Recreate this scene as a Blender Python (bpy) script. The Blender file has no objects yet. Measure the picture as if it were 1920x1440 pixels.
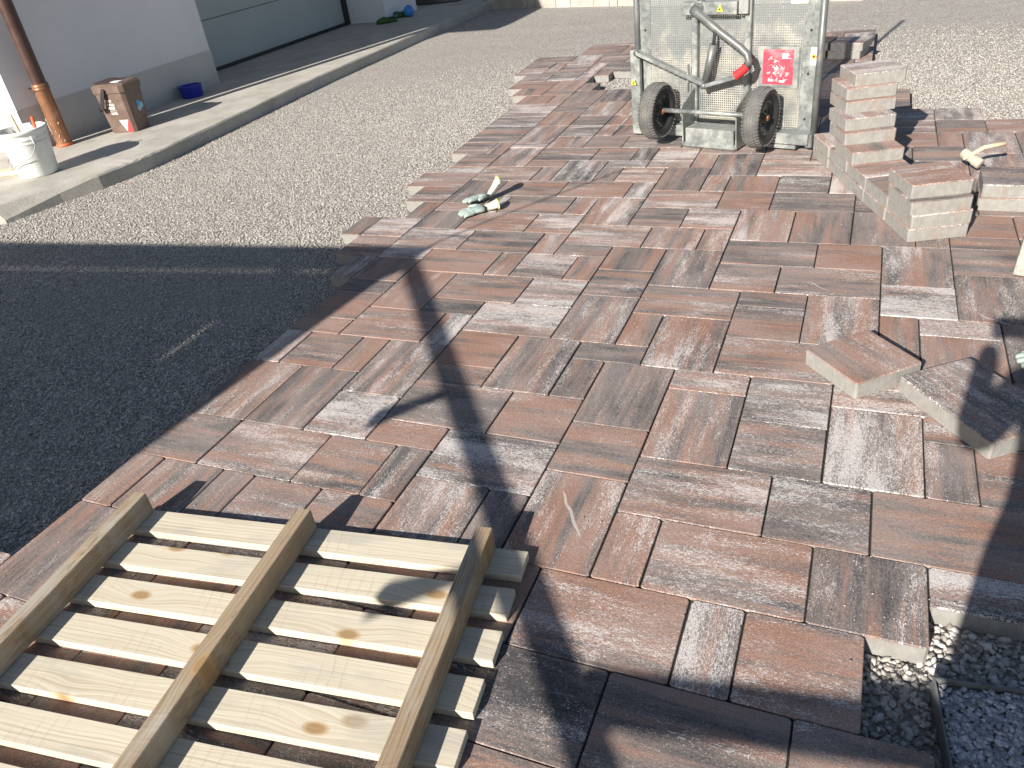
import bpy, bmesh, math, random
import numpy as np
from mathutils import Vector, Matrix
R_ = math.radians
rng = random.Random(7)
nrng = np.random.default_rng(7)
scene = bpy.context.scene
C = scene.collection

# ------------------------------------------------------------------ camera
S = 0.125                    # one paving module in metres
T = 0.057                    # paver thickness
CF = 1466.59
CR = np.array([[0.91916282, 0.37520482, -0.11983759],
               [0.11016763, -0.53700904, -0.83635183],
               [-0.3781571, 0.75554128, -0.53493418]])
CC = np.array([5.0074205, -8.20093893, 11.58297277]) * S
cam_d = bpy.data.cameras.new('camera')
cam = bpy.data.objects.new('camera', cam_d)
C.objects.link(cam)
cam_d.sensor_width = 36.0
cam_d.lens = CF / 1920 * 36.0
cam_d.clip_start = 0.02
cam_d.clip_end = 500
mw = Matrix.Identity(4)
for i in range(3):
    mw[i][0] = CR[0][i]; mw[i][1] = -CR[1][i]; mw[i][2] = -CR[2][i]; mw[i][3] = CC[i]
cam.matrix_world = mw
scene.camera = cam
scene.render.resolution_x, scene.render.resolution_y = 1024, 768

def PW(x, y, z=0.0):
    """photo pixel (1920x1440) -> world point on the horizontal plane at height z"""
    d = CR.T @ np.array([(x - 960) / CF, (y - 720) / CF, 1.0])
    s = (z - CC[2]) / d[2]
    q = CC + s * d
    return Vector((float(q[0]), float(q[1]), float(z)))

# ------------------------------------------------------------------ world, sun, exposure
EL, AZ = 27.5, 12.0          # sun elevation; shadows run AZ degrees right of +Y
W = bpy.data.worlds.new('World'); scene.world = W; W.use_nodes = True
nt = W.node_tree; nt.nodes.clear()
sky = nt.nodes.new('ShaderNodeTexSky'); sky.sky_type = 'NISHITA'; sky.sun_disc = False
sky.sun_elevation = R_(EL)
sky.sun_rotation = R_(180 + AZ)
sky.air_density = 1.0; sky.dust_density = 0.8; sky.ozone_density = 1.2
bg = nt.nodes.new('ShaderNodeBackground'); bg.inputs['Strength'].default_value = 0.05
wo = nt.nodes.new('ShaderNodeOutputWorld')
nt.links.new(sky.outputs[0], bg.inputs[0]); nt.links.new(bg.outputs[0], wo.inputs[0])
sd = bpy.data.lights.new('sun', 'SUN'); so = bpy.data.objects.new('sun', sd); C.objects.link(so)
sd.energy = 5.0; sd.angle = R_(0.53); sd.color = (1.0, 0.925, 0.83)
SUN_H = 1 / math.tan(R_(EL))
SD = Vector((math.sin(R_(AZ)), math.cos(R_(AZ)), 0)) * SUN_H     # shadow offset per metre of height
so.rotation_euler = (Vector((SD.x, SD.y, -1))).to_track_quat('-Z', 'Y').to_euler()
so.location = (0, -10, 12)
vs = scene.view_settings
vs.view_transform = 'Standard'; vs.look = 'None'; vs.gamma = 1.0; vs.exposure = 0.92
vs.use_curve_mapping = False

# ------------------------------------------------------------------ node helpers
class NT:
    def __init__(self, name):
        self.m = bpy.data.materials.new(name); self.m.use_nodes = True
        self.t = self.m.node_tree; self.t.nodes.clear()
        self.out = self.t.nodes.new('ShaderNodeOutputMaterial')
    def n(self, typ, **kw):
        nd = self.t.nodes.new(typ)
        for k, v in kw.items(): setattr(nd, k, v)
        return nd
    def link(self, a, b): self.t.links.new(a, b)
    def setin(self, sock, v):
        if hasattr(v, 'is_linked') or isinstance(v, bpy.types.NodeSocket): self.link(v, sock)
        else: sock.default_value = v
    def math(self, op, a, b=0.0, c=0.0, clamp=False):
        nd = self.n('ShaderNodeMath', operation=op); nd.use_clamp = clamp
        self.setin(nd.inputs[0], a); self.setin(nd.inputs[1], b); self.setin(nd.inputs[2], c)
        return nd.outputs[0]
    def vmath(self, op, a, b=(0, 0, 0)):
        nd = self.n('ShaderNodeVectorMath', operation=op)
        self.setin(nd.inputs[0], a); self.setin(nd.inputs[1], b)
        return nd.outputs[0]
    def scale(self, a, k):
        nd = self.n('ShaderNodeVectorMath', operation='SCALE'); self.setin(nd.inputs[0], a); self.setin(nd.inputs['Scale'], k); return nd.outputs[0]
    def noise(self, vec, scale=1.0, detail=3.0, rough=0.55, dist=0.0):
        nd = self.n('ShaderNodeTexNoise'); self.setin(nd.inputs['Vector'], vec)
        nd.inputs['Scale'].default_value = scale; nd.inputs['Detail'].default_value = detail
        nd.inputs['Roughness'].default_value = rough; nd.inputs['Distortion'].default_value = dist
        return nd.outputs['Fac']
    def vor(self, vec, scale=1.0, feature='F1', rnd=1.0):
        nd = self.n('ShaderNodeTexVoronoi', feature=feature); self.setin(nd.inputs['Vector'], vec)
        nd.inputs['Scale'].default_value = scale; nd.inputs['Randomness'].default_value = rnd
        return nd
    def ramp(self, fac, stops, interp='LINEAR'):
        nd = self.n('ShaderNodeValToRGB'); self.setin(nd.inputs[0], fac)
        cr = nd.color_ramp; cr.interpolation = interp
        while len(cr.elements) < len(stops): cr.elements.new(0.5)
        for e, (p, c) in zip(cr.elements, stops):
            e.position = p; e.color = (*c, 1) if len(c) == 3 else c
        return nd.outputs[0]
    def mix(self, f, a, b, blend='MIX'):
        nd = self.n('ShaderNodeMix', data_type='RGBA', blend_type=blend); nd.clamp_factor = True
        self.setin(nd.inputs[0], f)
        for s, v in ((nd.inputs[6], a), (nd.inputs[7], b)):
            if isinstance(v, tuple): s.default_value = (*v, 1) if len(v) == 3 else v
            else: self.link(v, s)
        return nd.outputs[2]
    def step(self, x, lo, hi):
        nd = self.n('ShaderNodeMapRange', interpolation_type='SMOOTHSTEP')
        self.setin(nd.inputs[0], x); nd.inputs[1].default_value = lo; nd.inputs[2].default_value = hi
        return nd.outputs[0]
    def bump(self, h, strength=0.3, dist=0.002, normal=None):
        nd = self.n('ShaderNodeBump'); self.setin(nd.inputs['Height'], h)
        nd.inputs['Strength'].default_value = strength; nd.inputs['Distance'].default_value = dist
        if normal is not None: self.link(normal, nd.inputs['Normal'])
        return nd.outputs[0]
    def bsdf(self, color, rough=0.8, metal=0.0, normal=None, spec=0.5):
        nd = self.n('ShaderNodeBsdfPrincipled')
        if isinstance(color, tuple): nd.inputs['Base Color'].default_value = (*color, 1)
        else: self.link(color, nd.inputs['Base Color'])
        self.setin(nd.inputs['Roughness'], rough); self.setin(nd.inputs['Metallic'], metal)
        nd.inputs['Specular IOR Level'].default_value = spec
        if normal is not None: self.link(normal, nd.inputs['Normal'])
        return nd.outputs[0]
    def done(self, sh):
        self.link(sh, self.out.inputs[0]); return self.m
    def objco(self): return self.n('ShaderNodeTexCoord').outputs['Object']
    def geo(self): return self.n('ShaderNodeNewGeometry').outputs['Position']
    def attr(self, name): return self.n('ShaderNodeAttribute', attribute_name=name)
    def sep(self, v):
        nd = self.n('ShaderNodeSeparateXYZ'); self.link(v, nd.inputs[0]); return nd.outputs
    def comb(self, x, y, z):
        nd = self.n('ShaderNodeCombineXYZ')
        for s, v in zip(nd.inputs, (x, y, z)): self.setin(s, v)
        return nd.outputs[0]

M = {}
# ---- plain, slightly worn materials
def simple(name, col, rough=0.6, metal=0.0, var=0.15, scale=12.0, bump=0.0, bscale=80.0, dirt=None, spec=0.5):
    t = NT(name); p = t.objco()
    n1 = t.noise(p, scale, 5, 0.6)
    c = t.mix(t.step(n1, 0.3, 0.7), tuple(x * (1 - var) for x in col), tuple(min(1, x * (1 + var)) for x in col))
    if dirt:
        n2 = t.noise(t.vmath('ADD', p, (3.1, 7.7, 1.3)), scale * 0.45, 6, 0.7)
        c = t.mix(t.math('MULTIPLY', t.step(n2, 0.5, 0.68), dirt[1]), c, dirt[0])
    nrm = t.bump(t.noise(p, bscale, 4, 0.6), bump, 0.003) if bump else None
    r = t.math('ADD', t.math('MULTIPLY', t.noise(p, scale * 2, 3), 0.25), rough - 0.125)
    M[name] = t.done(t.bsdf(c, r, metal, nrm, spec)); return M[name]

# ---- paver: through-coloured streaked top, pale concrete core
def mk_paver():
    t = NT('paver_concrete')
    pos = t.attr('pv').outputs['Vector']
    par = t.attr('pr'); parc = t.n('ShaderNodeSeparateColor'); t.link(par.outputs['Color'], parc.inputs[0])
    rnd, streak, tone = parc.outputs[0], parc.outputs[1], parc.outputs[2]
    white = par.outputs['Alpha']
    x, y, z = t.sep(pos)
    sx = t.math('ADD', t.math('MULTIPLY', x, t.math('SUBTRACT', 1.0, streak)), t.math('MULTIPLY', y, streak))
    sy = t.math('ADD', t.math('MULTIPLY', y, t.math('SUBTRACT', 1.0, streak)), t.math('MULTIPLY', x, streak))
    off = t.math('MULTIPLY', rnd, 217.3)
    off2 = t.math('MULTIPLY', rnd, 91.7)
    def q(kx, ky, dz=0.0):
        return t.comb(t.math('MULTIPLY', t.math('ADD', sx, off), kx), t.math('MULTIPLY', t.math('ADD', sy, off2), ky), t.math('ADD', t.math('MULTIPLY', rnd, 7.0), dz))
    A = t.noise(q(1.4, 17), 1, 6, 0.66, 0.08)
    A2 = t.noise(q(7, 80, 4.0), 1, 4, 0.7, 0.1)
    a = t.math('ADD', t.math('ADD', t.math('MULTIPLY', A, 1.30), t.math('SUBTRACT', t.math('MULTIPLY', A2, 0.42), 0.335)), t.math('MULTIPLY', t.math('SUBTRACT', tone, 0.5), 0.28))
    base = t.ramp(a, [(0.36, (0.055, 0.055, 0.060)), (0.44, (0.105, 0.094, 0.092)), (0.51, (0.165, 0.122, 0.108)), (0.56, (0.205, 0.130, 0.104)),
                      (0.62, (0.258, 0.144, 0.104)), (0.70, (0.288, 0.157, 0.111)), (0.80, (0.240, 0.140, 0.105))])
    # lime bloom: patchy band, broken up into short fibres
    B = t.noise(q(1.7, 13, 11.0), 1, 4, 0.62, 0.15)
    F = t.noise(q(85, 270, 2.0), 1, 3, 0.8, 0.9)
    F2 = t.noise(q(260, 520, 5.0), 1, 2, 0.75)
    fib = t.math('ADD', t.math('MULTIPLY', F, 0.62), t.math('MULTIPLY', F2, 0.38))       # ~0.5 mean, fine fibres
    # how much bloom lies here (0..1), then the fibres decide which specks of it show
    amount = t.math('ADD', t.math('MULTIPLY', t.math('SUBTRACT', B, 0.5), 1.9), t.math('ADD', t.math('MULTIPLY', t.math('SUBTRACT', white, 0.5), 0.62), 0.36))
    amount = t.math('ADD', amount, t.math('MULTIPLY', t.math('SUBTRACT', t.noise(q(9, 22, 7.0), 1, 3, 0.6), 0.5), 0.8), 0.0, True)
    thr = t.math('SUBTRACT', 0.66, t.math('MULTIPLY', amount, 0.26))
    wm = t.math('MULTIPLY', t.step(t.math('SUBTRACT', fib, thr), -0.008, 0.035), 0.82)
    # thin film of dust and sun glare painted into the colour, also granular
    vn = t.math('ADD', t.math('MULTIPLY', t.noise(q(3.0, 5, 17.0), 1, 4, 0.6), 0.6), t.math('MULTIPLY', t.noise(q(150, 240, 13.0), 1, 2, 0.7), 0.4))
    veil = t.math('MULTIPLY', t.step(vn, 0.35, 0.62), 0.48)
    col = t.mix(veil, base, (0.385, 0.325, 0.300))
    col = t.mix(wm, col, (0.60, 0.565, 0.55))
    # pale nicks and scuffs
    v1 = t.vor(q(70, 120, 9.0), 1)
    nick = t.math('MULTIPLY', t.step(v1.outputs['Distance'], 0.17, 0.07), t.step(t.n('ShaderNodeSeparateColor').outputs[0] if False else t.noise(q(8, 14, 21.0), 1, 2), 0.5, 0.62))
    col = t.mix(t.math('MULTIPLY', nick, 0.6), col, (0.6, 0.55, 0.52))
    wob = t.math('ADD', t.math('MULTIPLY', sx, 0.55), t.math('MULTIPLY', t.noise(q(5, 5, 3.0), 1, 2), 0.30))
    v2 = t.noise(t.comb(t.math('MULTIPLY', t.math('ADD', t.math('ADD', sy, off), wob), 38), t.math('MULTIPLY', t.math('ADD', sx, off2), 2.2), t.math('MULTIPLY', rnd, 31.0)), 1, 1, 0.4)
    scr = t.math('MULTIPLY', t.step(v2, 0.755, 0.79), t.step(t.noise(q(4, 4, 33.0), 1, 2), 0.52, 0.6))
    col = t.mix(t.math('MULTIPLY', scr, 0.55), col, (0.62, 0.57, 0.54))
    g = t.noise(q(420, 420), 1, 3, 0.8)
    col = t.mix(1.0, col, t.ramp(g, [(0.28, (0.50, 0.50, 0.50)), (0.5, (1, 1, 1)), (0.74, (1.5, 1.5, 1.5))]), 'MULTIPLY')
    pits = t.vor(q(230, 230, 3.0), 1).outputs['Distance']
    col = t.mix(t.math('MULTIPLY', t.step(pits, 0.26, 0.12), 0.45), col, (0.035, 0.030, 0.028))
    # pale core below the coloured face layer
    dg = t.noise(t.scale(pos, 60), 1, 3, 0.6)
    edge = t.math('ADD', t.math('MULTIPLY', z, -1.0), t.math('MULTIPLY', t.math('SUBTRACT', dg, 0.5), 0.006))
    core = t.mix(t.step(t.noise(t.comb(t.math('MULTIPLY', t.math('ADD', x, off), 40), t.math('MULTIPLY', t.math('ADD', y, off2), 40), t.math('MULTIPLY', z, 30)), 1, 5, 0.65), 0.3, 0.75), (0.225, 0.220, 0.206), (0.295, 0.288, 0.270))
    stain = t.math('MULTIPLY', t.step(t.noise(t.scale(t.vmath('ADD', pos, t.comb(off, off2, 0.0)), 11), 1, 3), 0.56, 0.70), 0.5)
    core = t.mix(stain, core, (0.25, 0.175, 0.14))
    pit = t.vor(t.scale(t.vmath('ADD', pos, t.comb(off, off2, 0.0)), 70), 1).outputs['Distance']
    core = t.mix(t.math('MULTIPLY', t.step(pit, 0.14, 0.08), 0.45), core, (0.45, 0.43, 0.40))
    col = t.mix(t.step(edge, 0.0042, 0.0060), col, core)
    h = t.math('ADD', t.math('MULTIPLY', g, 0.5), t.math('MULTIPLY', t.noise(q(90, 90, 1.0), 1, 3, 0.6), 0.8))
    M['paver'] = t.done(t.bsdf(col, 0.82, 0, t.bump(h, 0.6, 0.0025), 0.35))
mk_paver()

# ---- gravel bed and loose stones
def mk_gravel():
    t = NT('gravel_bed')
    p = t.geo()
    v = t.vor(t.scale(p, 105), 1)
    ve = t.vor(t.scale(p, 105), 1, 'DISTANCE_TO_EDGE')
    vc = t.n('ShaderNodeSeparateColor'); t.link(v.outputs['Color'], vc.inputs[0])
    col = t.ramp(vc.outputs[0], [(0.0, (0.221, 0.202, 0.181)), (0.35, (0.340, 0.316, 0.290)), (0.7, (0.443, 0.419, 0.388)), (1.0, (0.596, 0.574, 0.545))])
    big = t.noise(p, 1.1, 5, 0.6)
    col = t.mix(t.step(big, 0.42, 0.66), col, t.mix(0.4, col, (0.38, 0.36, 0.33)))
    col = t.mix(t.math('MULTIPLY', t.step(ve.outputs['Distance'], 0.10, 0.02), 0.50), col, (0.14, 0.12, 0.10))
    h = t.math('SUBTRACT', 1.0, v.outputs['Distance'])
    n1 = t.bump(t.noise(p, 2.0, 4), 0.5, 0.05)
    M['gravel'] = t.done(t.bsdf(col, 0.9, 0, t.bump(h, 0.8, 0.008, n1), 0.3))
    t = NT('gravel_stone')
    a = t.attr('rnd').outputs['Fac']
    col = t.ramp(a, [(0.0, (0.130, 0.115, 0.100)), (0.22, (0.280, 0.258, 0.235)), (0.5, (0.405, 0.384, 0.356)), (0.8, (0.540, 0.518, 0.490)), (1.0, (0.680, 0.660, 0.630))])
    col = t.mix(t.step(t.noise(t.geo(), 1.1, 5, 0.6), 0.42, 0.66), col, t.mix(0.35, col, (0.42, 0.40, 0.365)))
    M['stone'] = t.done(t.bsdf(col, 0.88, 0, t.bump(t.noise(t.geo(), 300, 2), 0.3, 0.002), 0.3))
    t = NT('grey_stone')
    a = t.attr('rnd').outputs['Fac']
    col = t.ramp(a, [(0.0, (0.18, 0.185, 0.20)), (0.5, (0.36, 0.37, 0.40)), (1.0, (0.60, 0.61, 0.64))])
    M['grey_stone'] = t.done(t.bsdf(col, 0.85, 0, None, 0.3))
mk_gravel()

def mk_wood():
    # fresh sawn pine: growth lines along the board, dark knots, pinkish mill marks
    for name, cols, wx in (('pine_slat', ((0.46, 0.39, 0.275), (0.58, 0.525, 0.41), (0.64, 0.60, 0.495)), 0.55), ('pine_beam', ((0.195, 0.138, 0.085), (0.31, 0.235, 0.155), (0.40, 0.325, 0.23)), 1.0)):
        t = NT(name)
        pos = t.attr('pv').outputs['Vector']; rnd = t.attr('pr').outputs['Fac']
        off = t.math('MULTIPLY', rnd, 53.0)
        p0 = t.vmath('ADD', pos, t.comb(off, t.math('MULTIPLY', rnd, 3.7), off))
        x, y, z = t.sep(p0)
        kn = t.vor(t.comb(t.math('MULTIPLY', x, 3.0), t.math('MULTIPLY', y, 6.0), 0.0), 1, 'F1', 1.0); kn.voronoi_dimensions = '2D'
        kd = kn.outputs['Distance']
        pull = t.math('MULTIPLY', t.step(kd, 0.42, 0.0), 0.020)
        warp = t.noise(t.comb(t.math('MULTIPLY', x, 2.2), t.math('MULTIPLY', y, 14), z), 1, 3, 0.5)
        yy = t.math('ADD', t.math('ADD', y, pull), t.math('MULTIPLY', warp, 0.035))
        g1 = t.noise(t.comb(t.math('MULTIPLY', x, 2.0), t.math('MULTIPLY', yy, 190), t.math('MULTIPLY', z, 120)), 1, 3, 0.6)
        ring = t.math('SINE', t.math('MULTIPLY', yy, 480))
        ring = t.math('ADD', t.math('MULTIPLY', ring, 0.5), 0.5)
        f = t.math('ADD', t.math('MULTIPLY', g1, 0.92), t.math('MULTIPLY', ring, 0.07))
        col = t.ramp(f, [(0.26, cols[0]), (0.46, cols[1]), (0.72, cols[2])])
        kmask = t.step(kd, 0.075, 0.055)
        kring = t.math('MULTIPLY', t.step(kd, 0.115, 0.07), 0.75)
        col = t.mix(kring, col, (0.42, 0.27, 0.12))
        col = t.mix(t.math('MULTIPLY', kmask, 0.7), col, (0.30, 0.19, 0.09))
        blue = t.step(t.noise(t.comb(t.math('MULTIPLY', x, 3.0), t.math('MULTIPLY', y, 9), off), 1, 4, 0.6), 0.50, 0.68)
        col = t.mix(t.math('MULTIPLY', blue, 0.35 * wx + 0.36), col, (0.40, 0.385, 0.34))
        mill = t.math('SINE', t.math('ADD', t.math('MULTIPLY', t.math('ADD', x, t.math('MULTIPLY', y, 0.16)), 205), t.math('MULTIPLY', t.noise(t.comb(t.math('MULTIPLY', x, 6), t.math('MULTIPLY', y, 6), off), 1, 2), 9.0)))
        mill = t.math('MULTIPLY', t.step(mill, 0.55, 1.0), t.step(t.noise(t.comb(t.math('MULTIPLY', x, 4), t.math('MULTIPLY', y, 4), off), 1, 2), 0.50, 0.62))
        col = t.mix(t.math('MULTIPLY', mill, 0.26 if wx < 0.9 else 0.0), col, (0.44, 0.385, 0.28))
        if wx > 0.9:
            dirt = t.step(t.noise(t.comb(t.math('MULTIPLY', x, 9), t.math('MULTIPLY', y, 40), off), 1, 5, 0.7), 0.58, 0.7)
            col = t.mix(t.math('MULTIPLY', dirt, 0.55), col, (0.085, 0.075, 0.06))
        M[name] = t.done(t.bsdf(col, 0.72, 0, t.bump(t.math('ADD', g1, t.math('MULTIPLY', mill, 0.3)), 0.35, 0.002), 0.35))
mk_wood()

def mk_galv():
    t = NT('galvanised_steel'); p = t.objco()
    v = t.vor(t.scale(p, 55), 1)
    vc = t.n('ShaderNodeSeparateColor'); t.link(v.outputs['Color'], vc.inputs[0])
    col = t.ramp(vc.outputs[0], [(0, (0.20, 0.22, 0.22)), (1, (0.30, 0.325, 0.32))])
    dust = t.step(t.noise(p, 7, 6, 0.65), 0.44, 0.66)
    col = t.mix(t.math('MULTIPLY', dust, 0.55), col, (0.33, 0.33, 0.30))
    spl = t.step(t.noise(t.vmath('ADD', p, (4, 2, 9)), 26, 5, 0.7), 0.62, 0.70)
    col = t.mix(t.math('MULTIPLY', spl, 0.6), col, (0.55, 0.545, 0.51))
    drk = t.step(t.noise(t.vmath('ADD', p, (1, 8, 3)), 11, 5, 0.7), 0.58, 0.72)
    col = t.mix(t.math('MULTIPLY', drk, 0.4), col, (0.12, 0.13, 0.13))
    rough = t.math('ADD', 0.42, t.math('MULTIPLY', dust, 0.35))
    bs = t.bsdf(col, rough, t.math('SUBTRACT', 0.55, t.math('MULTIPLY', dust, 0.45)), t.bump(t.noise(p, 60, 4), 0.15, 0.002))
    M['galv'] = t.done(bs)
    # perforated sheet: 10 mm square pitch, punched holes are really open
    t = NT('perforated_sheet'); p = t.objco()
    x, y, z = t.sep(p)
    PIT = 0.0127
    fx = t.math('SUBTRACT', t.math('FRACT', t.math('DIVIDE', x, PIT)), 0.5)
    fz = t.math('SUBTRACT', t.math('FRACT', t.math('DIVIDE', z, PIT)), 0.5)
    mx = t.math('MAXIMUM', t.math('ABSOLUTE', fx), t.math('ABSOLUTE', fz))
    hole = t.math('LESS_THAN', mx, 0.25)
    # holes clogged with dried mortar here and there
    clog = t.step(t.noise(t.vmath('ADD', p, (2, 5, 1)), 5.5, 5, 0.7), 0.60, 0.66)
    hole = t.math('MULTIPLY', hole, t.math('SUBTRACT', 1.0, clog))
    dust = t.step(t.math('ADD', t.noise(p, 6, 6, 0.65), t.math('MULTIPLY', z, -0.28)), 0.30, 0.52)
    col = t.mix(dust, (0.20, 0.218, 0.218), (0.37, 0.365, 0.32))
    spl = t.step(t.noise(t.vmath('ADD', p, (4, 2, 9)), 40, 5, 0.7), 0.60, 0.70)
    col = t.mix(t.math('MULTIPLY', spl, 0.6), col, (0.54, 0.535, 0.50))
    drk = t.step(t.noise(t.vmath('ADD', p, (1, 8, 3)), 9, 5, 0.7), 0.57, 0.72)
    col = t.mix(t.math('MULTIPLY', drk, 0.5), col, (0.13, 0.14, 0.14))
    b = t.bsdf(col, 0.6, 0.25, None)
    tr = t.n('ShaderNodeBsdfTransparent'); ms = t.n('ShaderNodeMixShader')
    t.link(hole, ms.inputs[0]); t.link(b, ms.inputs[1]); t.link(tr.outputs[0], ms.inputs[2])
    M['perf'] = t.done(ms.outputs[0])
mk_galv()

def mk_concrete(name, c0, c1, c2, sc=1.0):
    t = NT(name); p = t.geo()
    a = t.noise(p, 3.2 * sc, 7, 0.65); b = t.noise(p, 90, 4, 0.7)
    col = t.ramp(a, [(0.3, c0), (0.5, c1), (0.7, c2)])
    col = t.mix(1.0, col, t.ramp(b, [(0.3, (0.72, 0.72, 0.72)), (0.5, (1, 1, 1)), (0.7, (1.2, 1.2, 1.2))]), 'MULTIPLY')
    sp = t.vor(t.scale(p, 130), 1).outputs['Distance']
    col = t.mix(t.math('MULTIPLY', t.step(sp, 0.22, 0.1), 0.45), col, (0.16, 0.15, 0.13))
    st = t.step(t.noise(t.vmath('ADD', p, (5, 1, 2)), 1.3, 5, 0.7), 0.54, 0.68)
    col = t.mix(t.math('MULTIPLY', st, 0.3), col, tuple(x * 0.55 for x in c0))
    M[name] = t.done(t.bsdf(col, 0.88, 0, t.bump(t.math('ADD', b, t.math('MULTIPLY', a, 2)), 0.35, 0.004), 0.3))
mk_concrete('pavement_concrete', (0.33, 0.312, 0.275), (0.425, 0.405, 0.362), (0.50, 0.48, 0.44))
mk_concrete('kerb_concrete', (0.26, 0.25, 0.225), (0.36, 0.345, 0.31), (0.44, 0.43, 0.40))

def mk_plaster(name, col, low=None):
    t = NT(name); p = t.geo()
    a = t.noise(p, 1.4, 6, 0.6)
    c = t.mix(t.step(a, 0.35, 0.7), tuple(x * 0.93 for x in col), col)
    if low:
        z = t.sep(p)[2]
        k = t.math('ADD', t.math('MULTIPLY', t.noise(p, 5, 6, 0.7), 0.22), z)
        c = t.mix(t.math('MULTIPLY', t.step(k, 0.34, 0.12), 0.55), c, low)
    M[name] = t.done(t.bsdf(c, 0.9, 0, t.bump(t.noise(p, 220, 4, 0.7), 0.3, 0.003), 0.3))
mk_plaster('plaster_white', (0.75, 0.75, 0.77))
mk_plaster('plaster_plinth', (0.56, 0.54, 0.52), (0.37, 0.345, 0.31))

simple('white_plastic', (0.72, 0.74, 0.72), 0.45, 0, 0.06, 9, 0.1, 60, ((0.42, 0.43, 0.41), 0.65))
simple('wire', (0.30, 0.30, 0.30), 0.5, 0.6)
simple('bin_brown', (0.125, 0.085, 0.068), 0.5, 0, 0.08, 14, 0.06, 200, ((0.27, 0.20, 0.16), 0.4))
simple('bin_lid_dark', (0.055, 0.032, 0.026), 0.45, 0, 0.1)
simple('handle_black', (0.012, 0.011, 0.011), 0.5)
simple('print_white', (0.80, 0.79, 0.78), 0.6, 0, 0.05)
simple('print_red', (0.70, 0.045, 0.055), 0.5, 0, 0.08)
simple('decal_red', (0.68, 0.055, 0.085), 0.45, 0, 0.10, 20, 0, 80, ((0.80, 0.45, 0.45), 0.35))
simple('print_blue', (0.05, 0.33, 0.62), 0.5, 0, 0.05)
simple('print_pale_blue', (0.25, 0.50, 0.58), 0.5, 0, 0.05)
simple('print_grey', (0.30, 0.23, 0.20), 0.6, 0, 0.05)
simple('print_black', (0.02, 0.02, 0.02), 0.6)
simple('sticker_yellow', (0.75, 0.70, 0.05), 0.5, 0, 0.08)
simple('sticker_cream', (0.75, 0.72, 0.60), 0.5, 0, 0.08)
simple('sticker_orange', (0.72, 0.30, 0.03), 0.5, 0, 0.15)
simple('copper', (0.30, 0.145, 0.082), 0.36, 0.4, 0.22, 9, 0.05, 60, ((0.56, 0.40, 0.30), 0.5))
simple('copper_dark', (0.085, 0.048, 0.042), 0.36, 0.3, 0.22, 7, 0.05, 60)
simple('orange_plastic', (0.62, 0.13, 0.05), 0.45, 0, 0.1)
simple('blue_plastic', (0.015, 0.03, 0.36), 0.32, 0, 0.08)
simple('ball_blue', (0.05, 0.23, 0.66), 0.4, 0, 0.08)
simple('clog_green', (0.035, 0.10, 0.02), 0.6, 0, 0.12)
simple('clog_lining', (0.14, 0.44, 0.72), 0.8, 0, 0.1)
simple('tarp_black', (0.022, 0.024, 0.030), 0.45, 0, 0.2, 6, 0.4, 14)
simple('tyre_rubber', (0.030, 0.030, 0.030), 0.85, 0, 0.15, 10, 0.1, 90)
M['tyre_rubber_face'] = M['tyre_rubber']
simple('tyre_dusty', (0.125, 0.124, 0.120), 0.95, 0, 0.25, 11, 0.2, 120, ((0.055, 0.055, 0.053), 0.5))
simple('rim_black', (0.024, 0.030, 0.036), 0.25, 0.1, 0.1)
simple('rust', (0.25, 0.10, 0.045), 0.9, 0.1, 0.3, 40)
simple('grip_red', (0.56, 0.035, 0.04), 0.42, 0, 0.12)
simple('tube_grey', (0.16, 0.17, 0.17), 0.45, 0.4, 0.15, 12, 0, 80, ((0.32, 0.32, 0.30), 0.5))
simple('glove_teal', (0.30, 0.375, 0.35), 0.8, 0, 0.12, 30, 0.25, 300, ((0.25, 0.31, 0.29), 0.5))
simple('glove_cuff', (0.55, 0.535, 0.47), 0.95, 0, 0.08, 40, 0.3, 500)
simple('cuff_yellow', (0.52, 0.50, 0.10), 0.9, 0, 0.1)
simple('mallet_head', (0.42, 0.385, 0.31), 0.7, 0, 0.12, 20, 0.1, 100)
simple('wood_pale', (0.64, 0.52, 0.34), 0.7, 0, 0.15, 14)
simple('door_panel', (0.40, 0.44, 0.44), 0.55, 0, 0.04, 2)
simple('door_dark', (0.016, 0.018, 0.02), 0.5)
simple('caster_timber', (0.30, 0.22, 0.14), 0.8, 0, 0.2)
simple('caster_sheet', (0.22, 0.20, 0.18), 0.7, 0, 0.2)
simple('skin', (0.50, 0.31, 0.23), 0.55, 0, 0.06)
simple('shirt', (0.11, 0.15, 0.22), 0.9, 0, 0.15)
simple('trousers', (0.09, 0.09, 0.10), 0.9, 0, 0.15)
simple('phone_case', (0.02, 0.02, 0.022), 0.4)
simple('joint_shade', (0.030, 0.027, 0.025), 0.95, 0, 0.3, 60)  # near-black sheet colour that puts shade into the joints
simple('hair', (0.035, 0.024, 0.018), 0.8)

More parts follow.
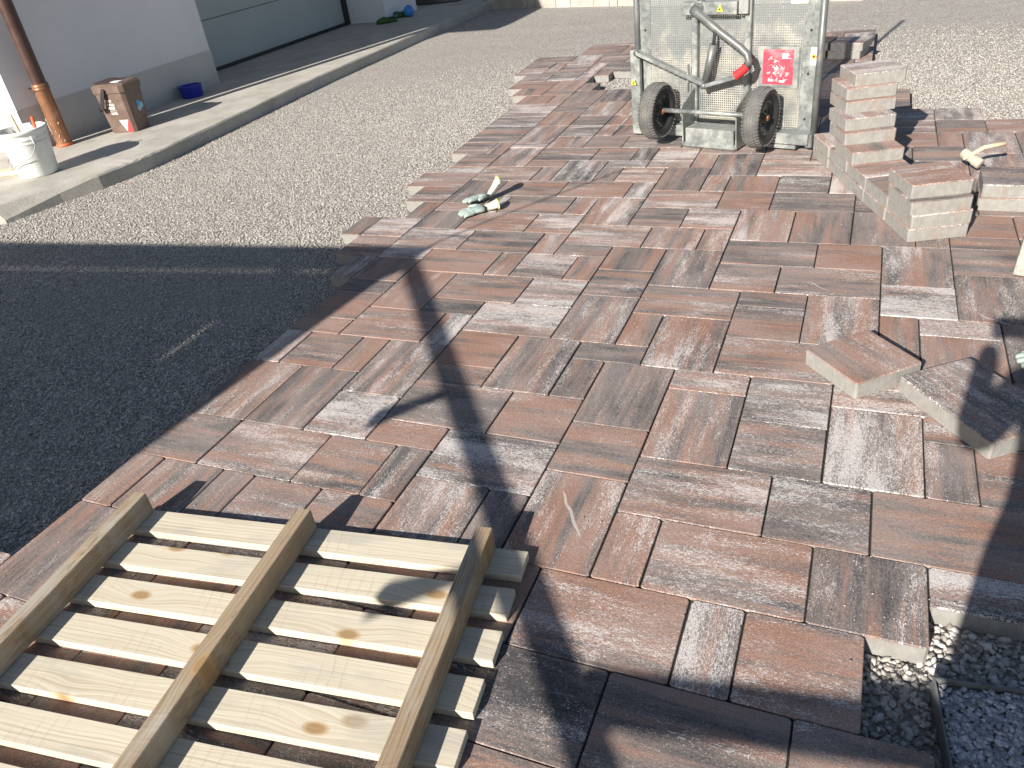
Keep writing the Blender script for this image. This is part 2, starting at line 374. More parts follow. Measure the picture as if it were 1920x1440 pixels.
# ------------------------------------------------------------------ mesh helpers
class MB:
    def __init__(self): self.v = []; self.f = []; self.sm = []
    def add(self, vs, fs, smooth=False, mat=None):
        b = len(self.v)
        for q in vs: self.v.append(tuple(mat @ Vector(q)) if mat is not None else tuple(q))
        for q in fs: self.f.append(tuple(b + i for i in q)); self.sm.append(smooth)
        return self
    def box(self, c, s, rot=None, ch=0.0):
        hx, hy, hz = s[0] / 2, s[1] / 2, s[2] / 2
        m = Matrix.Translation(Vector(c)) @ (rot.to_4x4() if rot is not None else Matrix.Identity(4))
        if ch <= 0:
            vs = [(a * hx, b * hy, d * hz) for a in (-1, 1) for b in (-1, 1) for d in (-1, 1)]
            return self.add(vs, [(0, 1, 3, 2), (4, 6, 7, 5), (0, 4, 5, 1), (2, 3, 7, 6), (0, 2, 6, 4), (1, 5, 7, 3)], False, m)
        bm = bmesh.new(); bmesh.ops.create_cube(bm, size=1)
        for v in bm.verts: v.co = Vector((v.co.x * s[0], v.co.y * s[1], v.co.z * s[2]))
        bmesh.ops.bevel(bm, geom=bm.edges[:], offset=ch, segments=1, affect='EDGES')
        bm.verts.index_update()
        vs = [v.co.copy() for v in bm.verts]; fs = [[v.index for v in f.verts] for f in bm.faces]; bm.free()
        return self.add(vs, fs, False, m)
    def beam(self, p0, p1, w, h, up=(0, 0, 1), ch=0.0):
        p0, p1 = Vector(p0), Vector(p1); d = (p1 - p0); L = d.length; d.normalize()
        s = d.cross(Vector(up))
        s = s.normalized() if s.length > 1e-5 else Vector((1, 0, 0))
        u = s.cross(d).normalized()
        rot = Matrix((d, s, u)).transposed()
        return self.box((p0 + p1) / 2, (L, w, h), rot, ch)
    def tube(self, pts, r, n=10, cap=True):
        pts = [Vector(p) for p in pts]; rr = r if isinstance(r, (list, tuple)) else [r] * len(pts)
        b = len(self.v); ref = None
        for i, p in enumerate(pts):
            t = (pts[min(i + 1, len(pts) - 1)] - pts[max(i - 1, 0)]).normalized()
            if ref is None: ref = t.orthogonal().normalized()
            ref = (ref - t * ref.dot(t)).normalized(); o = t.cross(ref)
            for k in range(n):
                a = 2 * math.pi * k / n; self.v.append(tuple(p + (ref * math.cos(a) + o * math.sin(a)) * rr[i]))
        for i in range(len(pts) - 1):
            for k in range(n):
                self.f.append((b + i * n + k, b + i * n + (k + 1) % n, b + (i + 1) * n + (k + 1) % n, b + (i + 1) * n + k)); self.sm.append(True)
        if cap:
            self.f.append(tuple(b + k for k in range(n))[::-1]); self.sm.append(False)
            e = b + (len(pts) - 1) * n; self.f.append(tuple(e + k for k in range(n))); self.sm.append(False)
        return self
    def lathe(self, prof, c=(0, 0, 0), n=32, axis='Z', smooth=True, close=False):
        b = len(self.v); c = Vector(c)
        for (r, h) in prof:
            for k in range(n):
                a = 2 * math.pi * k / n; q = (r * math.cos(a), r * math.sin(a), h)
                if axis == 'X': q = (h, q[0], q[1])
                if axis == 'Y': q = (q[0], h, q[1])
                self.v.append(tuple(c + Vector(q)))
        m = len(prof)
        for i in range(m if close else m - 1):
            j = (i + 1) % m
            for k in range(n):
                self.f.append((b + i * n + k, b + i * n + (k + 1) % n, b + j * n + (k + 1) % n, b + j * n + k)); self.sm.append(smooth)
        return self
    def prism(self, poly, z0, z1):
        n = len(poly); vs = [(x, y, z0) for x, y in poly] + [(x, y, z1) for x, y in poly]
        fs = [tuple(range(n))[::-1], tuple(range(n, 2 * n))] + [(i, (i + 1) % n, n + (i + 1) % n, n + i) for i in range(n)]
        return self.add(vs, fs)
    def build(self, name, mat, parent=None, loc=None, rot=None):
        me = bpy.data.meshes.new(name); me.from_pydata(self.v, [], self.f); me.update()
        me.polygons.foreach_set('use_smooth', self.sm)
        me.materials.append(M[mat] if isinstance(mat, str) else mat)
        o = bpy.data.objects.new(name, me); C.objects.link(o)
        if parent is not None: o.parent = parent
        if loc is not None: o.location = loc
        if rot is not None: o.rotation_euler = rot
        bm = bmesh.new(); bm.from_mesh(me); bmesh.ops.recalc_face_normals(bm, faces=bm.faces[:]); bm.to_mesh(me); bm.free()
        return o
def tag(o, label=None, cat=None, group=None, kind=None):
    if label: o['label'] = label
    if cat: o['category'] = cat
    if group: o['group'] = group
    if kind: o['kind'] = kind
    return o
def empty(name, loc=(0, 0, 0), rz=0.0):
    o = bpy.data.objects.new(name, None); C.objects.link(o); o.location = loc; o.rotation_euler = (0, 0, rz)
    o.empty_display_size = 0.05; return o
def setpv(o, rnd, streak=0.0, tone=0.5, white=0.5, shift=None):
    """store a piece's own coordinates and its random colour parameters on the mesh"""
    me = o.data; n = len(me.vertices)
    co = np.zeros(n * 3, np.float32); me.vertices.foreach_get('co', co)
    a = me.attributes.new('pv', 'FLOAT_VECTOR', 'POINT'); a.data.foreach_set('vector', co)
    b = me.attributes.new('pr', 'FLOAT_COLOR', 'POINT'); b.data.foreach_set('color', np.tile(np.array([rnd, streak, tone, white], np.float32), n))

# ------------------------------------------------------------------ ground: gravel bed
ZG = -T
gm = MB()
gm.add([(-60, -30, ZG - 0.004), (60, -30, ZG - 0.004), (60, 80, ZG - 0.004), (-60, 80, ZG - 0.004)], [(0, 1, 2, 3)])
ground = tag(gm.build('gravel_ground', 'gravel'), 'pale crushed gravel bed spread around the paving', None, None, 'structure')

# ------------------------------------------------------------------ the paving layout, in modules
LAY = [
 # near rows
 (0,0,3,2),(3,0,4,2),(4,0,6,2),(2,-2,5,0),(5,-2,7,0),(-1,-2,2,0),
 (-1,2,1,5),(1,2,2,4),(2,2,5,4),(5,2,7,4),(7,3,9,4),(9,3,11,4),(1,4,4,6),(4,4,6,6),(6,4,9,6),(9,4,11,6),
 (-1,5,1,7),(-1,7,1,10),(1,9,3,10),(1,6,3,9),(3,8,5,10),(3,6,5,8),(5,6,7,9),(7,6,8,8),(8,6,10,8),(5,9,8,10),(7,8,10,9),
 (-4,4,-1,6),(-3,6,-1,8),(-6,6,-3,8),(-6,5,-4,6),(-5,3,-4,5),(-7,3,-5,5),(-10,3,-7,5),(-8,5,-6,7),(-8,7,-6,10),(-9,8,-8,10),(-11,8,-9,10),(-12,8,-11,10),
 (-10,5,-8,8),(-12,5,-10,8),(-12,3,-10,5),(-12,1,-11,3),(-11,1,-9,3),(-9,1,-8,3),(-8,1,-6,3),(-6,1,-4,3),(-4,2,-2,4),(-2,2,-1,4),(-12,-2,-10,1),
 (-2,0,0,2),(-4,0,-2,2),
 # middle
 (-10,10,-7,12),(-7,10,-6,12),(-8,12,-6,13),(-10,12,-8,15),(-8,13,-5,15),(-5,13,-3,15),(-6,11,-3,13),(-6,9,-4,11),(-6,8,-4,9),(-4,8,-2,11),
 (-2,10,0,11),(-2,8,-1,10),(-1,11,0,13),(0,10,2,13),(-1,13,2,15),(2,14,4,15),(2,12,4,14),(2,10,5,12),(4,12,6,15),(6,12,7,14),(5,10,7,12),
 (6,14,8,16),(6,16,8,19),(7,13,9,14),(7,10,9,13),(8,14,10,17),(8,17,10,19),(9,11,11,14),(9,9,11,11),
 (-3,16,-1,18),(-3,14,-1,16),(-3,11,-1,14),(-1,15,1,18),(1,15,3,17),(3,15,6,17),(1,17,4,19),(4,17,6,19),(1,19,3,22),(3,19,5,22),(5,19,7,22),(7,19,8,21),(8,19,10,20),
 (-10,15,-7,17),(-7,15,-6,17),(-6,15,-4,17),(-4,15,-3,17),(-9,17,-6,19),(-6,17,-5,19),(-12,16,-10,17),(-12,17,-9,19),(-12,14,-10,16),(-12,13,-10,14),(-12,11,-10,13),(-12,10,-10,11),
 (-13,14,-12,16),(-14,16,-12,18),(-15,18,-14,20),(-14,18,-12,20),(-13,20,-12,22),(-14,22,-12,24),(-15,24,-12,26),(-14,26,-12,27),(-14,27,-12,29),(-15,29,-13,31),(-13,29,-12,31),
 (-12,19,-10,21),(-10,19,-7,21),(-7,19,-5,21),(-9,21,-6,23),(-6,21,-5,23),(-5,20,-3,23),(-5,18,-2,20),(-5,17,-3,18),(-2,18,0,20),(0,18,1,20),(-3,20,-1,22),(-1,20,1,22),
 (-12,21,-10,22),(-12,22,-10,25),(-10,21,-9,23),(-10,23,-7,25),(-7,23,-4,25),(-4,23,-3,25),(-12,25,-9,27),(-9,25,-8,27),(-10,27,-8,28),(-8,25,-6,28),(-6,25,-5,27),(-5,25,-3,27),(-6,27,-4,28),(-4,27,-2,28),
 (-12,27,-10,30),(-12,30,-10,31),(-10,28,-7,30),(-7,28,-5,30),(-5,28,-4,30),(-4,28,-2,30),(-2,27,-1,29),(-3,24,-1,27),(-3,22,0,24),(-1,24,0,26),(-1,26,1,29),(-2,29,1,31),
 (0,24,2,26),(0,22,2,24),(2,22,5,24),(2,24,4,26),(4,24,6,26),(1,26,4,28),(1,28,3,30),(3,28,5,30),(4,26,6,28),(5,22,7,24),(6,24,8,26),
 # far
 (-12,31,-10,34),(-10,30,-8,32),(-10,32,-8,34),(-8,30,-6,32),(-8,32,-7,34),(-7,32,-5,34),(-7,34,-5,36),(-6,30,-3,32),(-12,34,-10,37),(-10,34,-8,36),(-8,34,-7,36),
 (-12,37,-10,39),(-10,36,-8,39),(-10,39,-8,42),(-8,36,-6,39),(-8,39,-6,42),(-15,31,-12,32),(-15,32,-12,34),(-15,34,-12,36),(-15,36,-12,37),(-15,37,-12,39),
 (-15,39,-13,41),(-13,39,-12,41),(-16,41,-14,43),(-14,41,-12,42),(-14,42,-12,45),(-12,42,-11,44),(-17,43,-14,45),(-17,45,-15,47),(-15,45,-13,47),(-13,45,-12,47),(-12,46,-11,48),
 (-18,47,-16,49),(-16,47,-13,48),(-16,48,-15,51),(-18,49,-16,51),(-15,48,-13,50),(-13,47,-12,50),(-12,48,-10,50),(-11,47,-9,48),(-10,48,-8,50),
 (-18,51,-15,53),(-15,50,-13,53),(-15,53,-12,55),(-13,50,-11,52),(-11,50,-9,52),(-13,52,-10,53),(-12,53,-10,56),(-15,55,-12,57),(-10,52,-8,55),
 # right, beyond the stacks
 (8,34,10,36),(8,32,10,34),(10,32,12,34),(8,30,9,32),(9,29,11,32),(7,28,9,30),(6,28,7,30),(6,30,8,32),(6,32,8,34),(6,34,8,36),(5,36,7,38),(5,38,7,40),
 (11,29,13,32),(9,26,11,29),(8,20,10,22),(8,22,9,24),
]
LEFT = [(-6, -1, -14), (-1, 14, -12), (14, 16, -13), (16, 18, -14), (18, 20, -15), (20, 22, -13), (22, 24, -14), (24, 26, -15), (26, 29, -14), (29, 41, -15), (41, 43, -16), (43, 47, -17), (47, 53, -18), (53, 57, -15)]
RIGHT = [(-6, 0, 7), (0, 2, 6), (2, 3, 7), (3, 4, 11), (4, 32, 13), (32, 34, 12), (34, 36, 10), (36, 40, 7), (40, 57, 5)]
def inside(u, v):
    l = next((c for a, b, c in LEFT if a <= v < b), None); r = next((c for a, b, c in RIGHT if a <= v < b), None)
    if l is None or r is None or not (l <= u < r): return False
    if -11 <= u < -6 and 42 <= v < 47: return False
    if u == -12 and 44 <= v < 46: return False
    return True
occ = {}
lay = []
for (a, b, c, d) in LAY:
    cells = [(u, v) for u in range(a, c) for v in range(b, d)]
    if any(q in occ for q in cells):
        print('LAY overlap', (a, b, c, d), [q for q in cells if q in occ][:3]); continue
    for q in cells: occ[q] = 1
    lay.append((a, b, c, d))
frng = random.Random(11)
for v in range(-6, 57):
    for u in range(-18, 14):
        if (u, v) in occ or not inside(u, v): continue
        opts = [(2, 3), (3, 2), (2, 2), (2, 2), (2, 1), (1, 2), (1, 1)]
        frng.shuffle(opts); opts.sort(key=lambda s: -s[0] * s[1] if s[0] * s[1] > 2 and frng.random() < 0.6 else -s[0] * s[1] * 0.5)
        opts.append((1, 1))
        for (w, h) in opts:
            cells = [(u + i, v + j) for i in range(w) for j in range(h)]
            if all(q not in occ and inside(*q) for q in cells):
                for q in cells: occ[q] = 1
                lay.append((u, v, u + w, v + h)); break
def warp(u, v):
    k = max(0.0, v - 30)
    return (u - 0.0035 * k * max(0.0, -u - 7)) * S, (v + 0.012 * max(0.0, v - 28)) * 0.98 * S
# colour of single stones that stand out in the photograph: (tone: dark 0 .. terracotta 1, bloom)
TONE = {(-9,8):(1,.3),(-10,12):(.95,.3),(-10,10):(.95,.35),(-3,6):(.95,.2),(-6,5):(.85,.4),(-1,11):(.8,.35),(6,12):(.85,.2),(-10,19):(.85,.4),(-8,5):(.35,1.05),
 (1,4):(.55,.8),(-6,11):(.55,.95),(3,0):(.3,1.0),(2,2):(.8,.55),(4,0):(.75,.4),(0,0):(.7,.5),(-6,6):(.2,.45),(-4,4):(.2,.9),(4,4):(.2,.6),(6,4):(.85,.25),(5,2):(.35,.35),
 (2,-2):(.3,.3),(-1,-2):(.2,.35),(5,-2):(.6,.3),(-2,2):(.2,.3),(3,6):(.45,.75),(1,6):(.5,.6),(3,8):(.3,.7),(1,9):(.4,.75),(5,6):(.5,.75),(-1,2):(.65,.55),(-1,5):(.65,.3),
 (-1,7):(.4,.3),(0,10):(.55,.6),(-1,13):(.55,.6),(2,10):(.65,.5),(4,12):(.75,.6),(2,12):(.45,.5),(2,14):(.4,.3),(6,14):(.35,1.25),(6,16):(.55,.5),(7,13):(.45,.85),(7,10):(.75,.35),
 (-7,10):(.3,.9),(-8,7):(.35,.55),(-8,12):(.4,.4),(-3,11):(.35,.55),(-4,15):(.95,.2),(-6,15):(.25,.75),(-12,-2):(.55,.45),(-12,11):(.8,.2),(-12,10):(.8,.25),(-7,3):(.75,.35),(-10,3):(.6,.65),
 (-5,13):(.45,.95),(7,3):(.3,1.0),(1,2):(.75,.5),(9,11):(.1,.1),(-8,1):(.35,.35),(-6,1):(.75,.3),(-4,2):(.6,.75),(-12,1):(.5,.5),(-11,1):(.5,.5)}
def paver_mesh(w, h, name='paver', cham=0.0025, cr=0.006, th=T):
    hx, hy = w / 2, h / 2
    def ring(ix, z):
        x, y, c = hx - ix, hy - ix, cr
        return [(-x + c, -y, z), (x - c, -y, z), (x, -y + c, z), (x, y - c, z), (x - c, y, z), (-x + c, y, z), (-x, y - c, z), (-x, -y + c, z)]
    vs = ring(cham * 0.7, 0) + ring(0, -cham) + ring(0.001, -th)
    fs = [tuple(range(8)), tuple(range(16, 24))[::-1]]
    for r in (0, 8):
        for i in range(8): fs.append((r + 8 + i, r + 8 + (i + 1) % 8, r + (i + 1) % 8, r + i))
    me = bpy.data.meshes.new(name); me.from_pydata(vs, [], fs); me.update(); me.materials.append(M['paver'])
    return me
def put_paver(w, h, loc, rot=(0, 0, 0), parent=None, name='paver', tone=None, white=None, streak=None):
    o = bpy.data.objects.new(name, paver_mesh(w, h)); C.objects.link(o)
    o.location = loc; o.rotation_euler = rot
    if parent is not None: o.parent = parent
    if streak is None: streak = (0.0 if w > h * 1.15 else 1.0 if h > w * 1.15 else (0.0 if rng.random() < 0.75 else 1.0))
    setpv(o, rng.random(), streak, rng.betavariate(2.2, 2.2) if tone is None else tone, rng.betavariate(2, 2.2) if white is None else white)
    return o
def pxdist(a, b, c, d):
    x, y = warp((a + c) / 2, (b + d) / 2)
    return (c - a) * (d - b) / max(0.2, (x - CC[0]) ** 2 + (y - CC[1]) ** 2)
paving = empty('paving'); tag(paving, 'red, grey and white streaked concrete paving laid in mixed rectangles', None, None, 'structure')
def vis(a, b, c, d):
    for u in (a, (a + c) / 2, c):
        for v in (b, d):
            x, y = warp(u, v); q = CR @ (np.array([x, y, 0.0]) - CC)
            px, py = 960 + CF * q[0] / q[2], 720 + CF * q[1] / q[2]
            if q[2] > 0.1 and -40 < px < 1960 and -40 < py < 1480: return True
    return False
lay = [q for q in lay if vis(*q)]
lay.sort(key=lambda q: -pxdist(*q))
print('PAVERS', len(lay))
rest = []
for i, (a, b, c, d) in enumerate(lay):
    x0, y0 = warp(a, b); x1, y1 = warp(c, d); xa, _ = warp(a, d)
    x0 = (x0 + xa) / 2; x1 = (warp(c, b)[0] + x1) / 2
    gx, gy = 0.0048 + rng.uniform(-0.0012, 0.0016), 0.0024 + rng.uniform(-0.0008, 0.001)
    w, h = (x1 - x0) - gx, (y1 - y0) - gy
    tn = TONE.get((a, b), (None, None))
    loc = ((x0 + x1) / 2 + rng.uniform(-.0007, .0007), (y0 + y1) / 2 + rng.uniform(-.0005, .0005), rng.uniform(-0.0012, 0.0008))
    rot = (R_(rng.uniform(-.22, .22)), R_(rng.uniform(-.22, .22)), R_(rng.uniform(-.18, .18)))
    o = put_paver(w, h, loc, rot, paving, 'paver', tn[0], tn[1])
    if i >= 296: rest.append(o)
if rest:      # the far, smallest stones: one mesh
    V, F, PV, PR = [], [], [], []
    for o in rest:
        me = o.data; b = len(V); mt = Matrix.Translation(o.location) @ o.rotation_euler.to_matrix().to_4x4()
        for v in me.vertices: V.append(tuple(mt @ v.co)); PV.extend(v.co)
        for p in me.polygons: F.append(tuple(b + k for k in p.vertices))
        for dd in me.attributes['pr'].data: PR.extend(dd.color)
        bpy.data.objects.remove(o)
    me = bpy.data.meshes.new('far_pavers'); me.from_pydata(V, [], F); me.update(); me.materials.append(M['paver'])
    me.attributes.new('pv', 'FLOAT_VECTOR', 'POINT').data.foreach_set('vector', np.array(PV, np.float32))
    me.attributes.new('pr', 'FLOAT_COLOR', 'POINT').data.foreach_set('color', np.array(PR, np.float32))
    o = bpy.data.objects.new('far_pavers', me); C.objects.link(o); o.parent = paving; o['kind'] = 'stuff'

# dark sheet added just below the stones' faces, for the joints' shade
js = MB(); vset = {}
for (u, v) in occ:
    e = 0.03
    x0 = u + (e if (u - 1, v) not in occ else 0); x1 = u + 1 - (e if (u + 1, v) not in occ else 0)
    y0 = v + (e if (u, v - 1) not in occ else 0); y1 = v + 1 - (e if (u, v + 1) not in occ else 0)
    js.add([(*warp(x0, y0), -0.0075), (*warp(x1, y0), -0.0075), (*warp(x1, y1), -0.0075), (*warp(x0, y1), -0.0075)], [(0, 1, 2, 3)])
jo = js.build('joint_shade', 'joint_shade', paving); jo['kind'] = 'stuff'

# ------------------------------------------------------------------ pavement, kerb, house
SW = 0.045
kerb = [PW(*q, SW) for q in ((0, 392), (50, 374), (107, 353), (183, 328), (255, 300), (317, 273), (450, 211), (600, 141), (702, 97), (816, 47), (900, 11))]
kerb = [Vector((-6.3, 1.55, SW)), Vector((-5.4, 1.9, SW))] + kerb + [Vector((-4.66, 13.0, SW)), Vector((-4.7, 20, SW))]
def offset(pts, d):
    out = []
    for i, p in enumerate(pts):
        t = (pts[min(i + 1, len(pts) - 1)] - pts[max(i - 1, 0)]).normalized(); out.append(p + Vector((t.y, -t.x, 0)) * d)
    return out
kin = offset(kerb, -0.055)
def wobble(pts, n, amp):
    out = []
    for i in range(len(pts) - 1):
        for k in range(n):
            f = k / n; q = pts[i].lerp(pts[i + 1], f)
            am = amp if q.y > 3.2 else 0.0005
            out.append(q + Vector((rng.uniform(-am, am), rng.uniform(-am, am), 0)))
    return out + [pts[-1]]
kw = wobble(kerb, 7, 0.0035)
mb = MB()
n = len(kw); kb = offset(kw, 0.012); kt = offset(kw, -0.012)
back = [Vector((-8.5, p.y, SW)) for p in kw]
vsx = [(p.x, p.y, ZG - 0.05) for p in kb] + [(p.x, p.y, ZG + 0.012 + (SW - 0.024 - ZG) * min(1, max(0, (p.y - 2.15) / 0.75)) + rng.uniform(-.003, .003) * (p.y > 3.0)) for p in kw] + [(p.x - 0.10 * max(0, 1 - max(0, (p.y - 2.15) / 0.75)), p.y, SW + rng.uniform(-.002, .001) * (p.y > 3.0)) for p in kt] + [(p.x - 0.3, p.y, SW) for p in kw] + [(p.x, p.y, SW) for p in back]
fs = []
for r in range(4):
    for i in range(n - 1): fs.append((r * n + i, r * n + i + 1, (r + 1) * n + i + 1, (r + 1) * n + i))
mb.add(vsx, fs)
tag(mb.build('pavement', 'pavement_concrete'), 'raised concrete pavement with chipped edge along the house', None, None, 'structure')

ZW = 3.0
YC = 3.465
house = empty('house', (-7, 6, 0)); tag(house, 'white rendered house with grey plinth and wide garage door', 'house')
def hpart(mbx, name, mat, parent=None):
    o = mbx.build(name, mat)
    o.parent = parent or house
    o.matrix_parent_inverse = (parent or house).matrix_world.inverted() if parent is None else Matrix.Identity(4)
    return o
house.location = (0, 0, 0)
def hb(x0, x1, y0, y1, z0, z1, name, mat, parent=None):
    b = MB(); b.box(((x0 + x1) / 2, (y0 + y1) / 2, (z0 + z1) / 2), (x1 - x0, y1 - y0, z1 - z0))
    return b.build(name, mat, parent or house)
XW = -5.735
hb(-9.5, XW, YC, 5.82, 0.38, ZW, 'wall', 'plaster_white')
hb(-9.5, XW + 0.004, YC - 0.004, 5.824, 0.0, 0.38, 'plinth', 'plaster_plinth')
hb(-9.5, -5.70, 9.34, 10.25, 0.0, ZW, 'wall', 'plaster_white')
hb(-9.5, -6.35, 5.8, 22, 2.1, ZW, 'lintel', 'plaster_white')
hb(-9.5, -7.6, 10.25, 22, 0.0, ZW, 'wall', 'plaster_white')
hb(-9.5, -5.0, YC - 0.5, 22, ZW, ZW + 0.16, 'roof_slab', 'plaster_white')
door = hb(-6.40, -6.32, 5.82, 9.34, 0.075, 2.1, 'garage_door', 'door_panel')
hb(-6.39, -6.335, 5.82, 9.338, SW + 0.001, 0.075, 'door_seal', 'door_dark', door)
hb(-6.318, -6.29, 9.23, 9.33, SW + 0.001, 2.1, 'door_frame', 'door_dark', door)
hb(-6.318, -6.30, 5.83, 9.229, 0.060, 0.085, 'door_rail', 'door_dark', door)
for k in range(1, 4): hb(-6.322, -6.3185, 5.83, 9.228, 0.075 + k * 0.5, 0.083 + k * 0.5, 'door_groove', 'door_dark', door)

# downpipe
PX, PY = -5.59, 3.655
dp = empty('downpipe', (PX, PY, SW)); tag(dp, 'brown copper downpipe with paint flakes standing on the pavement', 'downpipe')
b = MB(); b.lathe([(0.060, 0), (0.060, 0.47), (0.064, 0.48), (0.064, 0.505), (0.05, 0.505)], n=28); b.build('lower_pipe', 'copper', dp)
b = MB(); b.lathe([(0.055, 0.50), (0.055, 2.9)], n=28); b.build('upper_pipe', 'copper_dark', dp)
b = MB(); b.lathe([(0.0625, 0.455), (0.0665, 0.458), (0.0665, 0.476), (0.0625, 0.478)], n=28); b.tube([(-0.062, 0, 0.467), (-0.145, 0, 0.467)], 0.006, 6); b.tube([(-0.05, -0.062, 0.455), (-0.02, -0.085, 0.462)], 0.008, 6); b.build('clip', 'copper', dp)
b = MB(); b.lathe([(0.060, 0.0), (0.069, 0.004), (0.066, 0.02), (0.060, 0.024)], n=28); b.build('foot_collar', 'orange_plastic', dp)
fl = MB()
for k in range(16):
    a = rng.uniform(-2.6, -0.2); z = rng.uniform(0.03, 0.22); r = 0.0615
    fl.tube([(r * math.cos(a), r * math.sin(a), z), (r * math.cos(a + .06), r * math.sin(a + .06) - .002, z + rng.uniform(.008, .03)), (r * math.cos(a + .12), r * math.sin(a + .12), z + rng.uniform(.0, .035))], [0.0015, 0.0028, 0.001], 5)
fl.build('paint_flakes', 'sticker_cream', dp)['kind'] = 'stuff'

# ------------------------------------------------------------------ bucket
bk = empty('bucket', (-5.05, 2.95, SW)); tag(bk, 'white builder\'s bucket with wire handle and grey splashes', 'bucket')
HB = 0.34
b = MB(); b.lathe([(0.0, 0.0), (0.128, 0.0), (0.136, 0.012), (0.158, 0.235), (0.160, 0.24), (0.164, 0.243), (0.160, 0.25), (0.161, 0.268), (0.167, 0.272), (0.1625, 0.28), (0.165, 0.31), (0.176, 0.315), (0.178, 0.335), (0.170, 0.34), (0.163, 0.335), (0.135, 0.02), (0.0, 0.015)], n=48)
b.build('body', 'white_plastic', bk)
b = MB(); b.lathe([(0.0, 0.12), (0.145, 0.12)], n=32); b.build('contents', 'kerb_concrete', bk)
b = MB()
pts = []
for k in range(15):
    a = math.pi * k / 14
    pts.append((0.172 * math.cos(a) * math.cos(R_(-28)) - 0.0, 0, 0))
hd = [(0.166, -0.045, 0.275), (0.172, -0.07, 0.22), (0.145, -0.105, 0.165), (0.09, -0.148, 0.135), (0.03, -0.165, 0.115), (-0.02, -0.168, 0.09), (-0.06, -0.160, 0.085)]
b.tube(hd, 0.0035, 6); b.tube([(-0.06, -0.160, 0.085), (-0.14, -0.11, 0.12), (-0.168, 0.0, 0.2), (-0.166, 0.045, 0.275)], 0.0035, 6); b.build('wire_handle', 'wire', bk)
b = MB(); b.box((0.163, -0.047, 0.272), (0.012, 0.03, 0.05), Matrix.Rotation(R_(-15), 3, 'Z')); b.build('handle_lug', 'white_plastic', bk)
st = tag(MB().tube([(-5.03, 2.93, 0.19), (-5.15, 2.99, 0.47)], [0.014, 0.012], 10).build('tool_stick', 'wood_pale'), 'pale wooden stick standing in the white bucket', 'stick')
st2 = tag(MB().tube([(-4.99, 3.00, 0.19), (-5.01, 3.05, 0.44)], [0.013, 0.012], 10).build('plastic_stick', 'orange_plastic'), 'orange plastic stick standing in the white bucket', 'stick')
b = MB(); b.beam((-5.9, 2.75, SW + 0.02), (-5.22, 2.96, SW + 0.02), 0.09, 0.036, ch=0.003)
o = b.build('loose_plank', 'wood_pale'); tag(o, 'short pale plank lying on the pavement behind the bucket', 'plank')

# ------------------------------------------------------------------ food-waste bin
bn = empty('waste_bin', (-5.28, 4.11, SW), R_(8)); tag(bn, 'brown food waste bin with hinged lid against the plinth', 'bin')
HBIN = 0.345
def frustum(x0, y0, x1, y1, z0, z1, cr0=0.02, cr1=0.025):
    def rg(x, y, z, c): return [(-x + c, -y, z), (x - c, -y, z), (x, -y + c, z), (x, y - c, z), (x - c, y, z), (-x + c, y, z), (-x, y - c, z), (-x, -y + c, z)]
    vs = rg(x0, y0, z0, cr0) + rg(x1, y1, z1, cr1)
    return vs, [tuple(range(8))[::-1], tuple(range(8, 16))] + [(i, (i + 1) % 8, 8 + (i + 1) % 8, 8 + i) for i in range(8)]
b = MB(); b.add(*frustum(0.128, 0.104, 0.152, 0.130, 0, HBIN)); b.build('body', 'bin_brown', bn)
b = MB(); b.add(*frustum(0.160, 0.139, 0.162, 0.141, HBIN - 0.012, HBIN + 0.042, .03, .03)); b.add(*frustum(0.162, 0.141, 0.140, 0.118, HBIN + 0.042, HBIN + 0.058, .03, .03))
lid = b.build('lid', 'bin_brown', bn)
b = MB(); b.box((-0.060, 0.02, HBIN + 0.0625), (0.17, 0.22, 0.006), Matrix.Rotation(R_(3), 3, 'Y'), 0.002); b.build('lid_inset', 'bin_lid_dark', lid)
b = MB(); b.box((0.05, -0.035, HBIN + 0.0625), (0.085, 0.06, 0.0035)); b.build('lid_sticker', 'print_white', lid)
b = MB(); b.lathe([(0.0, -0.014), (0.017, -0.014), (0.017, 0.0), (0.0, 0.0)], (-0.02, -0.141, HBIN + 0.012), 14, 'Y')
b.beam((-0.02, -0.151, HBIN + 0.012), (-0.085, -0.165, HBIN - 0.135), 0.012, 0.030); b.beam((-0.085, -0.165, HBIN - 0.128), (-0.115, -0.150, HBIN - 0.138), 0.02, 0.030)
b.build('carry_handle', 'handle_black', bn)
def on_front(px_, pz):    # point on the sloping front (-Y) face
    f = pz / HBIN; return (px_, -(0.104 + 0.026 * f) - 0.0012, pz)
def on_side(py_, pz):     # point on the sloping +X face
    f = pz / HBIN; return (0.128 + 0.024 * f + 0.0012, py_, pz)
def decal(pts, name, mat, parent):
    b = MB(); b.add(pts, [tuple(range(len(pts)))]); return b.build(name, mat, parent)
def text_bar(x0, x1, z0, z1, name, mat):
    b = MB(); x = x0
    while x < x1:
        w = rng.uniform(0.004, 0.010)
        k = rng.random()
        if k < .5: b.add([on_front(x, z0), on_front(x + w * .45, z0), on_front(x + w * .45, z1), on_front(x, z1)], [(0, 1, 2, 3)])
        b.add([on_front(x, z0), on_front(x + w, z0), on_front(x + w, z0 + (z1 - z0) * .32), on_front(x, z0 + (z1 - z0) * .32)], [(0, 1, 2, 3)])
        if k > .35: b.add([on_front(x, z1 - (z1 - z0) * .3), on_front(x + w, z1 - (z1 - z0) * .3), on_front(x + w, z1), on_front(x, z1)], [(0, 1, 2, 3)])
        x += w + 0.002
    return b.build(name, mat, bn)
text_bar(-0.06, 0.005, 0.262, 0.280, 'printed_line', 'print_white')
text_bar(-0.06, 0.015, 0.232, 0.250, 'printed_line', 'print_white')
text_bar(-0.05, 0.015, 0.186, 0.192, 'printed_line', 'print_white')
